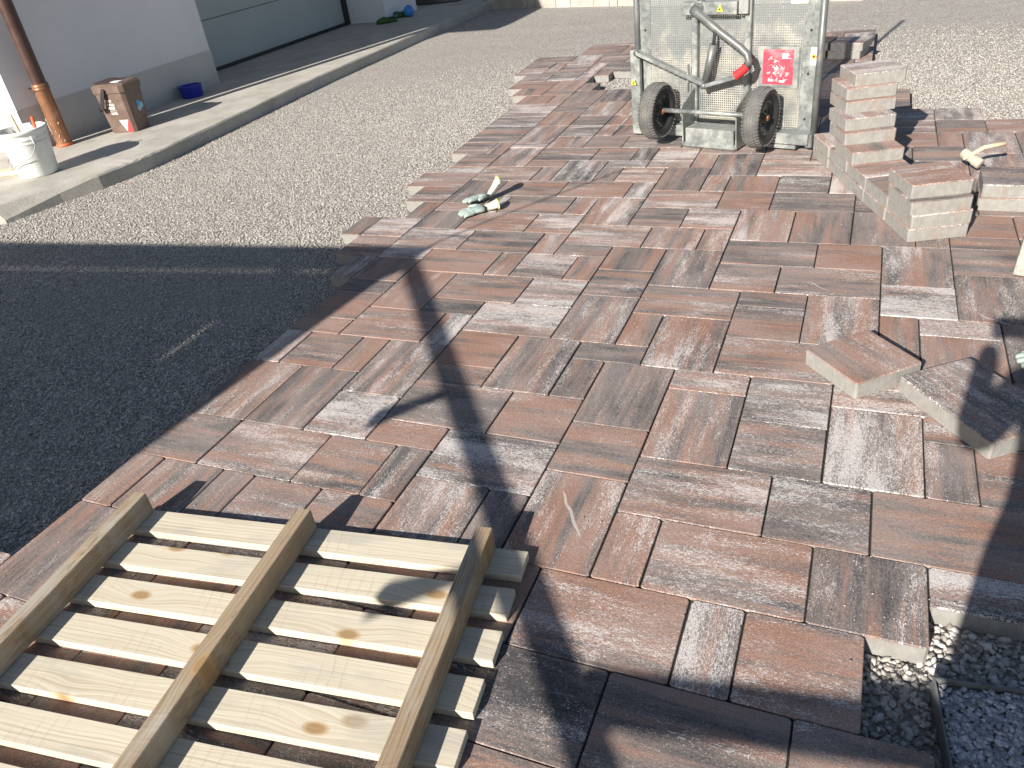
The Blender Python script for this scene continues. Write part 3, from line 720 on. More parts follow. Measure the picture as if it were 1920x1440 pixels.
text_bar(-0.045, 0.015, 0.158, 0.176, 'printed_line', 'print_white')
decal([on_front(-0.058, 0.202), on_front(0.012, 0.202), on_front(0.012, 0.224), on_front(-0.058, 0.224)], 'printed_box', 'print_white', bn)
decal([on_front(0.042, 0.012), on_front(0.092, 0.108), on_front(0.004, 0.108)], 'white_triangle', 'print_white', bn)
decal([on_front(0.046, 0.008), on_front(0.1, 0.008), on_front(0.104, 0.088), on_front(0.094, 0.106)], 'red_triangle', 'print_red', bn)
def disc_side(cy, cz, r, name, mat, extra=0.0):
    b = MB(); pts = [on_side(cy + r * math.cos(a), cz + r * math.sin(a)) for a in [2 * math.pi * k / 18 for k in range(18)]]
    b.add([(p[0] + extra, p[1], p[2]) for p in pts], [tuple(range(18))]); return b.build(name, mat, bn)
disc_side(0.022, 0.215, 0.024, 'emblem_leaf', 'print_blue', .0008); disc_side(0.052, 0.192, 0.024, 'emblem_leaf', 'print_pale_blue', .0004); disc_side(0.022, 0.172, 0.024, 'emblem_leaf', 'print_pale_blue')
ray = MB()
for k in range(22):
    a = 2 * math.pi * k / 22; r0, r1 = 0.062, 0.062 + rng.uniform(.014, .03)
    cy, cz = 0.026, 0.185; dy, dz = math.cos(a), math.sin(a)
    if abs(cy + r1 * dy) > 0.09 or cz + r1 * dz < .03: continue
    wv = .0018
    ray.add([on_side(cy + r0 * dy - wv * dz, cz + r0 * dz + wv * dy), on_side(cy + r1 * dy - wv * dz, cz + r1 * dz + wv * dy), on_side(cy + r1 * dy + wv * dz, cz + r1 * dz - wv * dy), on_side(cy + r0 * dy + wv * dz, cz + r0 * dz - wv * dy)], [(0, 1, 2, 3)])
ray.build('emblem_rays', 'print_grey', bn)

# blue tub
p = PW(367, 182, SW); tb = empty('blue_tub', (p.x - 0.05, p.y + 0.02, SW)); tag(tb, 'small dark blue plastic tub on the pavement by the garage', 'tub')
b = MB(); b.lathe([(0.0, 0.0), (0.100, 0.0), (0.104, 0.005), (0.110, 0.095), (0.116, 0.102), (0.114, 0.108), (0.106, 0.104), (0.098, 0.012), (0.0, 0.010)], n=32); b.build('body', 'blue_plastic', tb)
b = MB(); b.lathe([(0.106, 0.102), (0.118, 0.106), (0.118, 0.111), (0.106, 0.111)], n=32, close=True); b.build('rim', 'blue_plastic', tb)

# clogs, ball, tarpaulin by the far wall
def clog(loc, rz, label):
    e = empty('garden_clog', loc, rz); tag(e, label, 'clog', 'green clogs by the wall')
    b = MB(); rings = []
    prof = [(-0.135, 0.030, 0.050), (-0.11, 0.045, 0.06), (-0.05, 0.048, 0.058), (0.0, 0.050, 0.075), (0.05, 0.056, 0.085), (0.10, 0.054, 0.070), (0.14, 0.035, 0.050), (0.155, 0.012, 0.036)]
    vs, fs = [], []
    for (x, w, h) in prof:
        for k in range(12):
            a = 2 * math.pi * k / 12; c, s_ = math.cos(a), math.sin(a)
            vs.append((x, w * c * (1 if abs(c) < .9 else .97), h / 2 + h / 2 * (s_ if s_ > -0.5 else -0.98)))
    m = len(prof)
    for i in range(m - 1):
        for k in range(12): fs.append((i * 12 + k, i * 12 + (k + 1) % 12, (i + 1) * 12 + (k + 1) % 12, (i + 1) * 12 + k))
    fs += [tuple(range(12))[::-1], tuple(range((m - 1) * 12, m * 12))]
    b.add(vs, fs, True); b.build('upper', 'clog_green', e)
    b = MB(); b.lathe([(0.0, 0.062), (0.038, 0.064), (0.044, 0.075), (0.040, 0.082), (0.034, 0.075), (0, 0.068)], (-0.055, 0, 0.0), 16); o = b.build('lining', 'clog_lining', e); o.scale = (1.5, 1, 1)
    b = MB(); b.tube([(-0.02, 0.052, 0.06), (-0.10, 0.046, 0.075), (-0.142, 0, 0.082), (-0.10, -0.046, 0.075), (-0.02, -0.052, 0.06)], 0.009, 6); b.build('strap', 'clog_green', e)
p = PW(727, 43, SW)
clog((p.x, p.y, SW), R_(215), 'green rubber clog with blue lining, toe towards the garage')
p = PW(742, 35, SW)
clog((p.x + 0.02, p.y + 0.1, SW), R_(205), 'green rubber clog with blue lining beside the ball')
p = PW(764, 33, SW); bl = empty('toy_ball', (p.x, p.y + 0.07, SW)); tag(bl, 'small blue ball on the pavement past the garage', 'ball')
b = MB(); b.lathe([(0.075 * math.sin(math.pi * k / 16), 0.075 - 0.075 * math.cos(math.pi * k / 16)) for k in range(17)], n=24); b.build('body', 'ball_blue', bl)
b = MB(); b.lathe([(0.0, 0.1515), (0.02, 0.149), (0.036, 0.141)], n=16); b.build('cap', 'blue_plastic', bl)
tm = MB(); gx, gy = 14, 10
vs = []
for i in range(gx + 1):
    for j in range(gy + 1):
        u, v = i / gx, j / gy
        z = SW + 0.006 + 0.18 * math.sin(math.pi * min(1, v * 1.3)) * (0.5 + 0.5 * math.sin(u * 5 + v * 2)) * (1 - abs(2 * u - 1) ** 4) * (1 if 0 < v < 1 else 0) + rng.uniform(0, .012)
        vs.append((-6.55 + 1.25 * u + 0.04 * math.sin(v * 9), 10.75 + 0.9 * v + 0.05 * math.sin(u * 7), z))
fs = [(i * (gy + 1) + j, (i + 1) * (gy + 1) + j, (i + 1) * (gy + 1) + j + 1, i * (gy + 1) + j + 1) for i in range(gx) for j in range(gy)]
tm.add(vs, fs, True)
tag(tm.build('tarpaulin', 'tarp_black'), 'crumpled black tarpaulin on the pavement past the garage', 'tarpaulin')

# ------------------------------------------------------------------ upright block edging at the far end of the gravel
ed = empty('block_edging'); tag(ed, 'row of pale upright concrete blocks closing off the gravel', 'edging')
e0, e1 = PW(903, 17, ZG), PW(1240, 9, ZG)
dv = (e1 - e0); L = dv.length; dv.normalize(); ang = math.atan2(dv.y, dv.x); x = 0.0; k = 0
nrm_ = Vector((-dv.y, dv.x, 0))
while x < L + 2.2:
    w = [0.25, 0.375, 0.25, 0.125, 0.375][k % 5]; c = e0 + dv * (x + w / 2) + nrm_ * 0.03
    bb = MB(); bb.box((0, 0, 0), (w - 0.006, 0.06, 0.25 - 0.125 * 0.4), ch=0.004)
    o = bb.build('block', 'kerb_concrete', ed, (c.x + rng.uniform(-.002, .002), c.y, ZG + 0.055 + rng.uniform(-.004, .004)), (0, 0, ang + R_(rng.uniform(-.6, .6))))
    x += w; k += 1

# ------------------------------------------------------------------ pallet
PR0 = Vector((-0.040, 0.2625, 0)); PA = R_(7.05)
pal = empty('pallet', PR0, PA); tag(pal, 'pale pine pallet lying with its three bearers uppermost', 'pallet')
HS = 0.025
for k in range(9):
    wdt = 0.084 + rng.uniform(-.002, .002)
    b = MB(); Ls = 1.195 + rng.uniform(-.012, .008)
    b.box((-0.0, 0, 0), (Ls, wdt, HS - 0.002), ch=0.0012)
    o = b.build('slat', 'pine_slat', pal, (-Ls / 2 + rng.uniform(-.004, .004), -0.0395 - k * 0.1275, HS / 2 + 0.001), (0, 0, R_(rng.uniform(-.35, .35))))
    setpv(o, rng.random())
for j, xr in enumerate((0.105, 0.627, 1.166)):
    b = MB(); b.box((0, 0, 0), (1.13, 0.043, 0.069), ch=0.002)
    o = b.build('bearer', 'pine_beam', pal, (-xr, 0.002 - 0.565, HS + 0.0355), (0, 0, R_(-90 + (0.3, -0.2, 0.15)[j])))
    setpv(o, rng.random())
# ------------------------------------------------------------------ loose pavers and stacks
def U(u, y, h=0.0): return (u * S, y * S, h)
PG = 2 * S - 0.006
def loose(w, h, c, z, rz, label, group=None, **kw):
    o = put_paver(w, h, (c[0] * S, c[1] * S, z), (R_(rng.uniform(-.3, .3)), R_(rng.uniform(-.3, .3)), rz), None, 'loose_paver', **kw)
    tag(o, label, 'paver', group); return o
loose(PG, PG, (5.60, 10.58), T + 0.003, R_(41.5), 'square brown paver lying askew alone on the paving', tone=.8, white=.35, streak=1.0)
loose(3 * S - .006, PG, (8.12, 9.18), T + 0.003, R_(-53), 'large dark paver lying askew beside the green glove', tone=.25, white=.75, streak=0.0)
AR = R_(22)
ax = Vector((math.cos(AR), math.sin(AR), 0)); ay = Vector((-math.sin(AR), math.cos(AR), 0))
F0 = Vector((6.72, 18.93, 0))
def stk(s, lvl, dx=0.0, dy=0.0, w=2, d=2, label='', group=None, dr=None, **kw):
    """a paver in the rotated row of stacks: s modules along the row, lvl courses up"""
    c = F0 + ax * (w / 2 + dx) + ay * (s + d / 2 + dy)
    o = put_paver(w * S - .006, d * S - .006, (c.x * S, c.y * S, (lvl + 1) * (T + 0.0004) + 0.0015), (0, 0, AR + R_(rng.uniform(-.9, .9) if dr is None else dr)), None, 'stacked_paver', **kw)
    tag(o, label, 'paver', group)
GR = 'pavers in the askew row of stacks'
WHERE = ('under the low four course stack', 'just behind the low four course stack', 'in the gap between the low and the tall stack', 'under the front step of the tall stack', 'at the rear foot of the tall stack')
for i in range(5):
    for l in range(2): stk(i * 2.0 - 0.02, l, rng.uniform(-.04, .04), rng.uniform(-.02, .02), label=('bottom course', 'second course')[l] + ' grey sided paver ' + WHERE[i], group=GR)
stk(0.02, 2, -0.02, 0.0, label='paver just under the top of the low four course stack', group=GR)
stk(0.28, 3, 0.05, 0.02, label='reddish paver on top of the low four course stack', group=GR, tone=.85, white=.5)
# tall stack, corner positions measured course by course
TALL = [((4.70, 24.02), 2), ((4.37, 24.95), 3), ((4.30, 25.30), 4), ((4.25, 26.05), 5), ((4.24, 26.30), 6), ((4.50, 26.62), 7)]
TL = ['dark streaked paver stepping forward near the foot of the tall stack', 'grey sided paver fourth from the ground in the tall stack', 'grey sided paver under the first setback of the tall stack', 'grey sided paver fourth from the top of the tall stack stepping back', 'grey sided paver directly under the top of the tall stack', 'purple red paver on top of the tall stack']
for (q, l), lb in zip(TALL, TL):
    c = Vector((q[0], q[1], 0)) + ax + ay
    o = put_paver(2 * S - .006, 2 * S - .006, (c.x * S, c.y * S, (l + 1) * (T + 0.0004) + 0.0015), (0, 0, AR + R_(rng.uniform(-1.5, 1.5))), None, 'stacked_paver')
    tag(o, lb, 'paver', GR)
# two-course stack at the back, behind the trolley
for l in range(2):
    for i in range(2):
        c = Vector((3.55 - i * 2.05, 48.0 + i * 0.6, 0)); c.x += 0.12 * l
        o = put_paver(2 * S - .006, 2 * S - .006, (c.x * S, c.y * S, (l + 1) * (T + 0.0004) + 0.0015), (0, 0, R_(-14 + rng.uniform(-2, 2))), None, 'stacked_paver')
        tag(o, ('bottom', 'upper')[l] + ' paver of the shaded stack behind the trolley, ' + ('at its sunlit end', 'at its hidden end')[i], 'paver', 'pavers stacked behind the trolley')
# two-course stack by the mallet
for l in range(2):
    o = put_paver(3 * S - .006, 2 * S - .006, ((9.0 + 1.5) * S + (0.0 if l else -.006), (21.9 + 1.0) * S + .01 * l, (l + 1) * (T + 0.0004) + 0.0015), (0, 0, R_(-3 + l * 1.5)), None, 'stacked_paver', tone=(.85, .25)[l], white=(.4, .35)[l])
    tag(o, ('orange edged paver at the bottom of the pair beside the mallet', 'dark topped paver upper of the pair beside the mallet')[l], 'paver')
# slab standing on edge at the frame's side
o = MB().box((0, 0, 0.19), (0.36, 0.07, 0.38), ch=0.004).build('kerb_slab', 'kerb_concrete', None, (9.36 * S + 0.20, 16.2 * S + 0.05, 0.0), (R_(-9), R_(4), R_(-8)))
tag(o, 'plain pale concrete slab leaning upright on the paving', 'slab')

# gravel-filled cover tray at the paving's edge
TRZ = -0.004
A0 = PW(1749, 1270, TRZ); A1 = PW(1776, 1440, TRZ); A2 = PW(1920, 1293, TRZ)
ex_ = (A2 - A0).normalized(); ey_ = Vector((ex_.y, -ex_.x, 0)); tray_w, tray_h = 0.42, 0.40
tr = empty('gravel_tray', (A0.x, A0.y, 0), math.atan2(ex_.y, ex_.x)); tag(tr, 'thin rimmed square cover tray filled with grey stone chips', 'tray')
b = MB(); wt = 0.004
b.box((tray_w / 2, -wt / 2, TRZ - 0.024), (tray_w, wt, 0.05)); b.box((wt / 2, -tray_h / 2, TRZ - 0.024), (wt, tray_h - 2 * wt - .002, 0.05)); b.box((tray_w / 2, -tray_h + wt / 2, TRZ - 0.024), (tray_w, wt, 0.05)); b.box((tray_w - wt / 2, -tray_h / 2, TRZ - 0.024), (wt, tray_h - 2 * wt - .002, 0.05))
b.build('rim', 'tube_grey', tr)
b = MB(); b.box((tray_w / 2, -tray_h / 2, TRZ - 0.030), (tray_w - 2 * wt - .002, tray_h - 2 * wt - .002, 0.03)); b.build('bedding', 'tyre_dusty', tr)

# ------------------------------------------------------------------ stones
def icos():
    p = (1 + 5 ** .5) / 2
    v = np.array([(-1, p, 0), (1, p, 0), (-1, -p, 0), (1, -p, 0), (0, -1, p), (0, 1, p), (0, -1, -p), (0, 1, -p), (p, 0, -1), (p, 0, 1), (-p, 0, -1), (-p, 0, 1)], float) / np.hypot(1, p)
    f = np.array([(0, 11, 5), (0, 5, 1), (0, 1, 7), (0, 7, 10), (0, 10, 11), (1, 5, 9), (5, 11, 4), (11, 10, 2), (10, 7, 6), (7, 1, 8), (3, 9, 4), (3, 4, 2), (3, 2, 6), (3, 6, 8), (3, 8, 9), (4, 9, 5), (2, 4, 11), (6, 2, 10), (8, 6, 7), (9, 8, 1)])
    return v, f
def octa():
    v = np.array([(1, 0, 0), (-1, 0, 0), (0, 1, 0), (0, -1, 0), (0, 0, 1), (0, 0, -1)], float)
    f = np.array([(0, 2, 4), (2, 1, 4), (1, 3, 4), (3, 0, 4), (2, 0, 5), (1, 2, 5), (3, 1, 5), (0, 3, 5)])
    return v, f
def stones(name, xy, z, rmin, rmax, tpl, mat, parent=None, smooth=False, flat=0.6):
    n = len(xy); V, F = tpl; nv, nf = len(V), len(F)
    J = V[None] * (1 + nrng.uniform(-.28, .28, (n, nv, 1))) + nrng.uniform(-.12, .12, (n, nv, 3))
    r = rmin + (rmax - rmin) * nrng.beta(1.6, 2.2, n)
    sc = np.stack([r * nrng.uniform(.9, 1.5, n), r * nrng.uniform(.7, 1.0, n), r * nrng.uniform(flat * .7, flat * 1.3, n)], 1)
    J = J * sc[:, None]
    a = nrng.uniform(0, 2 * np.pi, n); b = nrng.normal(0, .45, n); ca, sa, cb, sb = np.cos(a), np.sin(a), np.cos(b), np.sin(b)
    x, y, zz = J[..., 0], J[..., 1], J[..., 2]
    x, zz = x * cb[:, None] + zz * sb[:, None], -x * sb[:, None] + zz * cb[:, None]
    X = x * ca[:, None] - y * sa[:, None] + xy[:, :1]; Y = x * sa[:, None] + y * ca[:, None] + xy[:, 1:2]
    zb = z if np.ndim(z) else np.full(n, z)
    Z = zz + (zb + r * .25 * nrng.uniform(-.6, 1.5, n))[:, None]
    co = np.stack([X, Y, Z], -1).reshape(-1, 3).astype(np.float32)
    fi = (F[None] + (np.arange(n) * nv)[:, None, None]).reshape(-1).astype(np.int32)
    me = bpy.data.meshes.new(name); me.vertices.add(n * nv); me.vertices.foreach_set('co', co.ravel())
    me.loops.add(len(fi)); me.loops.foreach_set('vertex_index', fi)
    me.polygons.add(n * nf); me.polygons.foreach_set('loop_start', np.arange(0, n * nf * 3, 3, dtype=np.int32)); me.polygons.foreach_set('loop_total', np.full(n * nf, 3, np.int32))
    me.update(calc_edges=True); me.validate()
    at = me.attributes.new('rnd', 'FLOAT', 'POINT'); at.data.foreach_set('value', np.repeat(nrng.beta(1.8, 1.8, n), nv).astype(np.float32))
    if smooth: me.polygons.foreach_set('use_smooth', np.ones(n * nf, bool))
    me.materials.append(M[mat]); o = bpy.data.objects.new(name, me); C.objects.link(o)
    if parent is not None: o.parent = parent
    return o
occ_set = set(occ)
def free_of_paving(xy):
    u = xy[:, 0] / S; v = xy[:, 1] / S / .98
    k = np.maximum(0, v - 30); u = u + 0.0035 * k * np.maximum(0, -u - 7); v = v - 0.012 * np.maximum(0, v - 28)
    ui = np.floor(u).astype(int); vi = np.floor(v).astype(int)
    return np.array([(a, b) not in occ_set for a, b in zip(ui, vi)])
def in_view(xy, m=30):
    q = (np.c_[xy, np.full(len(xy), ZG)] - CC) @ CR.T
    px = 960 + CF * q[:, 0] / q[:, 2]; py = 720 + CF * q[:, 1] / q[:, 2]
    return (q[:, 2] > .1) & (px > -m) & (px < 1920 + m) & (py > -m) & (py < 1440 + m)
# crushed gravel, single stones as far as they can be told apart
n0 = 640000
xy = np.c_[nrng.uniform(-5.6, 2.6, n0), nrng.uniform(-1.2, 8.0, n0)]
dist = np.hypot(xy[:, 0] - CC[0], xy[:, 1] - CC[1])
keep = in_view(xy, 60) & (nrng.uniform(0, 1, n0) < np.clip((8.6 - dist) / 2.5, 0.0, 1))
xy = xy[keep]
kx = np.interp(xy[:, 1], [p.y for p in kerb], [p.x for p in kerb]) + 0.012
xy = xy[(xy[:, 0] > kx)]
xy = xy[free_of_paving(xy)]
near = (xy[:, 0] > 0.4) & (xy[:, 1] < 1.0)
print('STONES', len(xy))
gs = stones('gravel', xy[~near], ZG - 0.001, 0.0032, 0.0074, octa(), 'stone'); tag(gs, 'loose pale gravel chippings on the bed', None, None, 'stuff')
nn = 9000
xy2 = np.c_[nrng.uniform(0.55, 1.5, nn), nrng.uniform(-0.5, 0.60, nn)]; xy2 = xy2[free_of_paving(xy2)]
loc = np.array(ex_)[:2]; ly = np.array(ey_)[:2]
rel = xy2 - np.array([A0.x, A0.y]); tx = rel @ loc; ty = rel @ ly
xy2 = xy2[~((tx > -.004) & (ty > -.004) & (tx < tray_w) & (ty < tray_h))]
gs2 = stones('gravel_chippings', xy2, ZG, 0.004, 0.0115, icos(), 'stone', None, True); tag(gs2, 'coarse beige gravel chippings in the gap by the tray', None, None, 'stuff')
nn = 5200
xy3 = np.c_[nrng.uniform(.008, tray_w - .008, nn), nrng.uniform(-tray_h + .008, -.008, nn)]
gs3 = stones('stone_chips', xy3, TRZ - 0.013, 0.0038, 0.0085, icos(), 'grey_stone', tr, True, .45); gs3['kind'] = 'stuff'

# stray chips dropped on the paving
cw = np.r_[np.c_[nrng.normal(-1.55, .12, 70), nrng.uniform(0.3, 4.0, 70)], np.c_[nrng.uniform(-1.8, 1.4, 150), nrng.uniform(-.2, 5.5, 150)], np.c_[nrng.normal(.76, .10, 30), nrng.normal(.28, .08, 30)]]
cw = cw[~free_of_paving(cw)]
tag(stones('stone_grit', cw, 0.0015, 0.0012, 0.0036, octa(), 'stone'), 'scattered grit and stone chips lying on the paving', None, None, 'stuff')

# ------------------------------------------------------------------ work gloves
def glove(name, loc, rz, label, flip=1, cuff_up=0.0, tilt=0.0, group=None):
    e = empty(name, loc, rz); e.rotation_euler = (R_(tilt), 0, rz); e.scale = (0.98, 1.12, 1.1); tag(e, label, 'glove', group)
    def skinned(nm, chain, radii, mat, sub=2):
        me = bpy.data.meshes.new(nm); me.from_pydata(chain[0], chain[1], []); me.update()
        o = bpy.data.objects.new(nm, me); C.objects.link(o)
        sk = o.modifiers.new('skin', 'SKIN'); ss = o.modifiers.new('sub', 'SUBSURF'); ss.levels = sub; ss.render_levels = sub
        sv = me.skin_vertices[0].data if me.skin_vertices else None
        if sv is None:
            bm = bmesh.new(); bm.from_mesh(me); bm.verts.layers.skin.verify(); bm.to_mesh(me); bm.free(); sv = me.skin_vertices[0].data
        for i, r in enumerate(radii): sv[i].radius = r if isinstance(r, tuple) else (r, r)
        sv[0].use_root = True
        dg = bpy.context.evaluated_depsgraph_get(); ev = o.evaluated_get(dg); m2 = bpy.data.meshes.new_from_object(ev)
        bpy.data.objects.remove(o); m2.materials.clear(); m2.materials.append(M[mat])
        m2.polygons.foreach_set('use_smooth', [True] * len(m2.polygons))
        o2 = bpy.data.objects.new(nm, m2); C.objects.link(o2); o2.parent = e; return o2
    f = flip
    vs = [(0, 0, .018), (0.045, 0.0, .020), (0.085, 0, .018)]
    es = [(0, 1), (1, 2)]; rad = [(.030, .014), (.040, .016), (.036, .013)]
    for i, (y, L, dz) in enumerate(((-.030, .058, .010), (-.010, .072, .012), (.011, .066, .012), (.030, .050, .010))):
        b0 = len(vs); vs += [(0.092, y * 1.1, .016), (0.092 + L * .5, y * 1.0 + .003 * i, dz + .008), (0.092 + L * .92, y * .82 + .005 * i, dz - .001)]
        es += [(2, b0), (b0, b0 + 1), (b0 + 1, b0 + 2)]; rad += [(.0125, .0105), (.0118, .0100), (.0098, .0085)]
    b0 = len(vs); vs += [(0.035, -.042 * f, .020), (0.062, -.060 * f, .018), (0.085, -.066 * f, .014)]
    es += [(1, b0), (b0, b0 + 1), (b0 + 1, b0 + 2)]; rad += [(.013, .012), (.0115, .011), (.0095, .009)]
    skinned('hand', (vs, es), rad, 'glove_teal')
    b = MB(); prof = [(0.0, .030, .016), (-.02, .028, .017), (-.045, .030, .019), (-.065, .033, .022)]
    vs, fs = [], []
    for (x, w, h) in prof:
        for k in range(18):
            a = 2 * math.pi * k / 18; wr = 1 + .08 * math.sin(3 * a + x * 90)
            vs.append((x, w * math.cos(a) * wr, .020 + h * math.sin(a) * wr + cuff_up * (-x) ** 1.1))
    for i in range(3):
        for k in range(18): fs.append((i * 18 + k, i * 18 + (k + 1) % 18, (i + 1) * 18 + (k + 1) % 18, (i + 1) * 18 + k))
    b.add(vs, fs, True); cf = b.build('cuff', 'glove_cuff', e)
    b = MB(); x, w, h = -.066, .0335, .0225
    b.tube([(x, w * math.cos(a), .020 + h * math.sin(a) + cuff_up * .066 ** 1.1) for a in [2 * math.pi * k / 18 for k in range(19)]], .0035, 6); b.build('cuff_edge', 'cuff_yellow', e)
    return e
p = PW(912, 393, 0.01)
glove('work_glove', (p.x, p.y, 0.0), R_(218), 'flat grey green work glove with cream cuff, under the crumpled one', 1, 0.1)
p = PW(918, 373, 0.01)
glove('work_glove', (p.x, p.y, 0.012), R_(222), 'crumpled grey green work glove with its yellow edged cuff standing open', -1, 1.1, 12)
p = PW(1921, 683, 0.0)
glove('work_glove', (p.x + 0.125, p.y - 0.01, 0.0), R_(170), 'grey green work glove in the shade by the dark loose paver', 1, 0.2)

# ------------------------------------------------------------------ mallet resting on the pair of pavers
ml = empty('mallet', (9.13 * S, 26.0 * S, 0.0), R_(14)); tag(ml, 'pale rubber mallet with wooden handle behind the pair of pavers', 'mallet')
b = MB(); b.lathe([(0.0, 0.0), (0.028, 0.0), (0.033, 0.006), (0.033, 0.055), (0.028, 0.062), (0.028, 0.088), (0.033, 0.095), (0.033, 0.144), (0.028, 0.15), (0, 0.15)], n=24); o = b.build('head', 'mallet_head', ml, (-0.045, 0.065, 0.085), (R_(112), 0, R_(38))); o.scale = (.75, .75, .72)
b = MB(); b.tube([(-0.055, 0.02, 0.066), (0.03, 0.02, 0.116), (0.12, 0.025, 0.126)], [0.009, 0.010, 0.011], 12); b.build('handle', 'wood_pale', ml)

# ------------------------------------------------------------------ galvanised trolley, standing on end
PAo = Vector((-5.7 * S, 31.71 * S, 0)); TA = math.atan2(29.1 - 31.71, 3.1 + 5.7)
tq = empty('lifting_trolley', PAo, TA); tag(tq, 'upright galvanised trolley of perforated sheet with two tyred wheels', 'trolley')
def L_(s, d, h): return (s, -d, h)
def tp(mbx, name, mat, parent=tq): return mbx.build(name, mat, parent)
HT = 1.40; HR = 0.95
tp(MB().tube([L_(0.018, 0, 0.02), L_(0.018, 0, HT)], 0.019, 14), 'side_tube', 'tube_grey')
tp(MB().tube([L_(1.128, 0, 0.02), L_(1.128, 0, HR)], 0.019, 14), 'side_tube', 'tube_grey')
tp(MB().tube([L_(0.0, 0, HT + .012), L_(0.755, 0, HT + .012)], 0.018, 12), 'top_tube', 'tube_grey')
for (a, c_) in ((0.11, 0.392), (0.432, 0.712), (0.752, 1.035)):
    ht = HT if c_ < 0.73 else HR
    b = MB(); b.box(L_((a + c_) / 2, -0.001, (0.105 + ht) / 2), (c_ - a, 0.0015, ht - 0.105)); tp(b, 'perforated_sheet', 'perf')
for (a, c_) in ((0.038, 0.11), (0.392, 0.432), (0.712, 0.752), (1.035, 1.110)):
    ht = HT if c_ < 0.76 else HR
    b = MB(); b.box(L_((a + c_) / 2, -0.001, (0.105 + ht) / 2), (c_ - a - .001, 0.004, ht - 0.105)); tp(b, 'sheet_border', 'galv')
tp(MB().box(L_(0.574, -0.001, 0.075), (1.07, 0.004, 0.058)), 'bottom_plate', 'galv')
tp(MB().tube([L_(0.752, 0, 0.9), L_(0.752, 0, 2.05)], 0.017, 12), 'mast_tube', 'tube_grey')
tp(MB().tube([L_(0.76, 0, HR + .012), L_(1.146, 0, HR + .012)], 0.018, 12), 'top_tube', 'tube_grey')
for s_ in (0.412, 0.732):
    tp(MB().box(L_(s_, 0.018, 0.45), (0.036, 0.030, 0.70), ch=.004), 'upright', 'galv')
tp(MB().box(L_(0.515, 0.045, 0.742), (0.335, 0.05, 0.066), ch=.003), 'header_box', 'galv')
tp(MB().box(L_(0.715, 0.045, 0.76), (0.055, 0.03, 0.10), ch=.003), 'header_bracket', 'galv')
b = MB(); b.beam(L_(0.05, 0.06, 0.505), L_(0.505, 0.06, 0.335), 0.020, 0.052, (0, -1, 0), ch=.003); tp(b, 'swing_arm', 'galv')
b = MB(); b.beam(L_(0.08, 0.0735, 0.502), L_(0.43, 0.0735, 0.371), 0.004, 0.012, (0, -1, 0)); tp(b, 'arm_rib', 'tube_grey')
b = MB(); b.beam(L_(0.495, 0.075, 0.332), L_(0.725, 0.075, 0.398), 0.022, 0.046, (0, -1, 0), ch=.004); tp(b, 'link_arm', 'galv')
for q in ((0.052, 0.075, 0.505), (0.712, 0.09, 0.395), (0.500, 0.09, 0.335)):
    b = MB(); b.lathe([(0, -.01), (.017, -.01), (.017, .008), (.009, .008), (.009, .014), (0, .014)], L_(*q), 12, 'Y'); tp(b, 'pivot_bolt', 'tube_grey')
b = MB(); b.beam(L_(0.385, 0.055, 0.29), L_(0.385, 0.055, 0.445), 0.022, 0.012, (1, 0, 0), ch=.003); tp(b, 'latch_plate', 'galv')
lv = [(0.435, .09, .742), (0.475, .11, .725), (0.62, .13, .632), (0.745, .14, .556), (0.785, .145, .525), (0.800, .15, .49), (0.790, .152, .462)]
tp(MB().tube([L_(*q) for q in lv], [.026, .024, .020, .020, .020, .020, .020], 14), 'lever_tube', 'tube_grey')
tp(MB().tube([L_(0.792, .152, .468), L_(0.772, .155, .445), L_(0.728, .16, .415)], [.024, .024, .024], 14, False), 'lever_grip', 'grip_red')
tp(MB().lathe([(0, 0), (.034, 0), (.034, .05), (0, .05)], L_(0.455, .07, .748), 16, 'Y'), 'lever_hub', 'galv')
tp(MB().tube([L_(0.556, .06, .655), L_(0.545, .06, .545)], .010, 10), 'damper_rod', 'tyre_rubber')
tp(MB().tube([L_(0.546, .06, .556), L_(0.506, .065, .36)], [.024, .024], 14), 'damper_body', 'tube_grey')
# side shoe
b = MB(); b.beam(L_(0.022, .035, 0.015), L_(0.022, .035, 0.515), 0.030, 0.066, (1, 0, 0), ch=.004); tp(b, 'side_shoe', 'galv')
for (s_, h_) in ((0.075, 0.16), (0.075, 0.62), (1.072, 0.16), (1.072, 0.40), (1.072, 0.62), (1.072, 0.78)):
    tp(MB().lathe([(0, -.004), (.006, -.004), (.006, .003), (0, .003)], L_(s_, 0.004, h_), 6, 'Y', False), 'bolt', 'print_black')
tp(MB().box(L_(1.128, 0.05, 0.060), (0.040, 0.05, 0.075), ch=.006), 'corner_shoe', 'tube_grey')
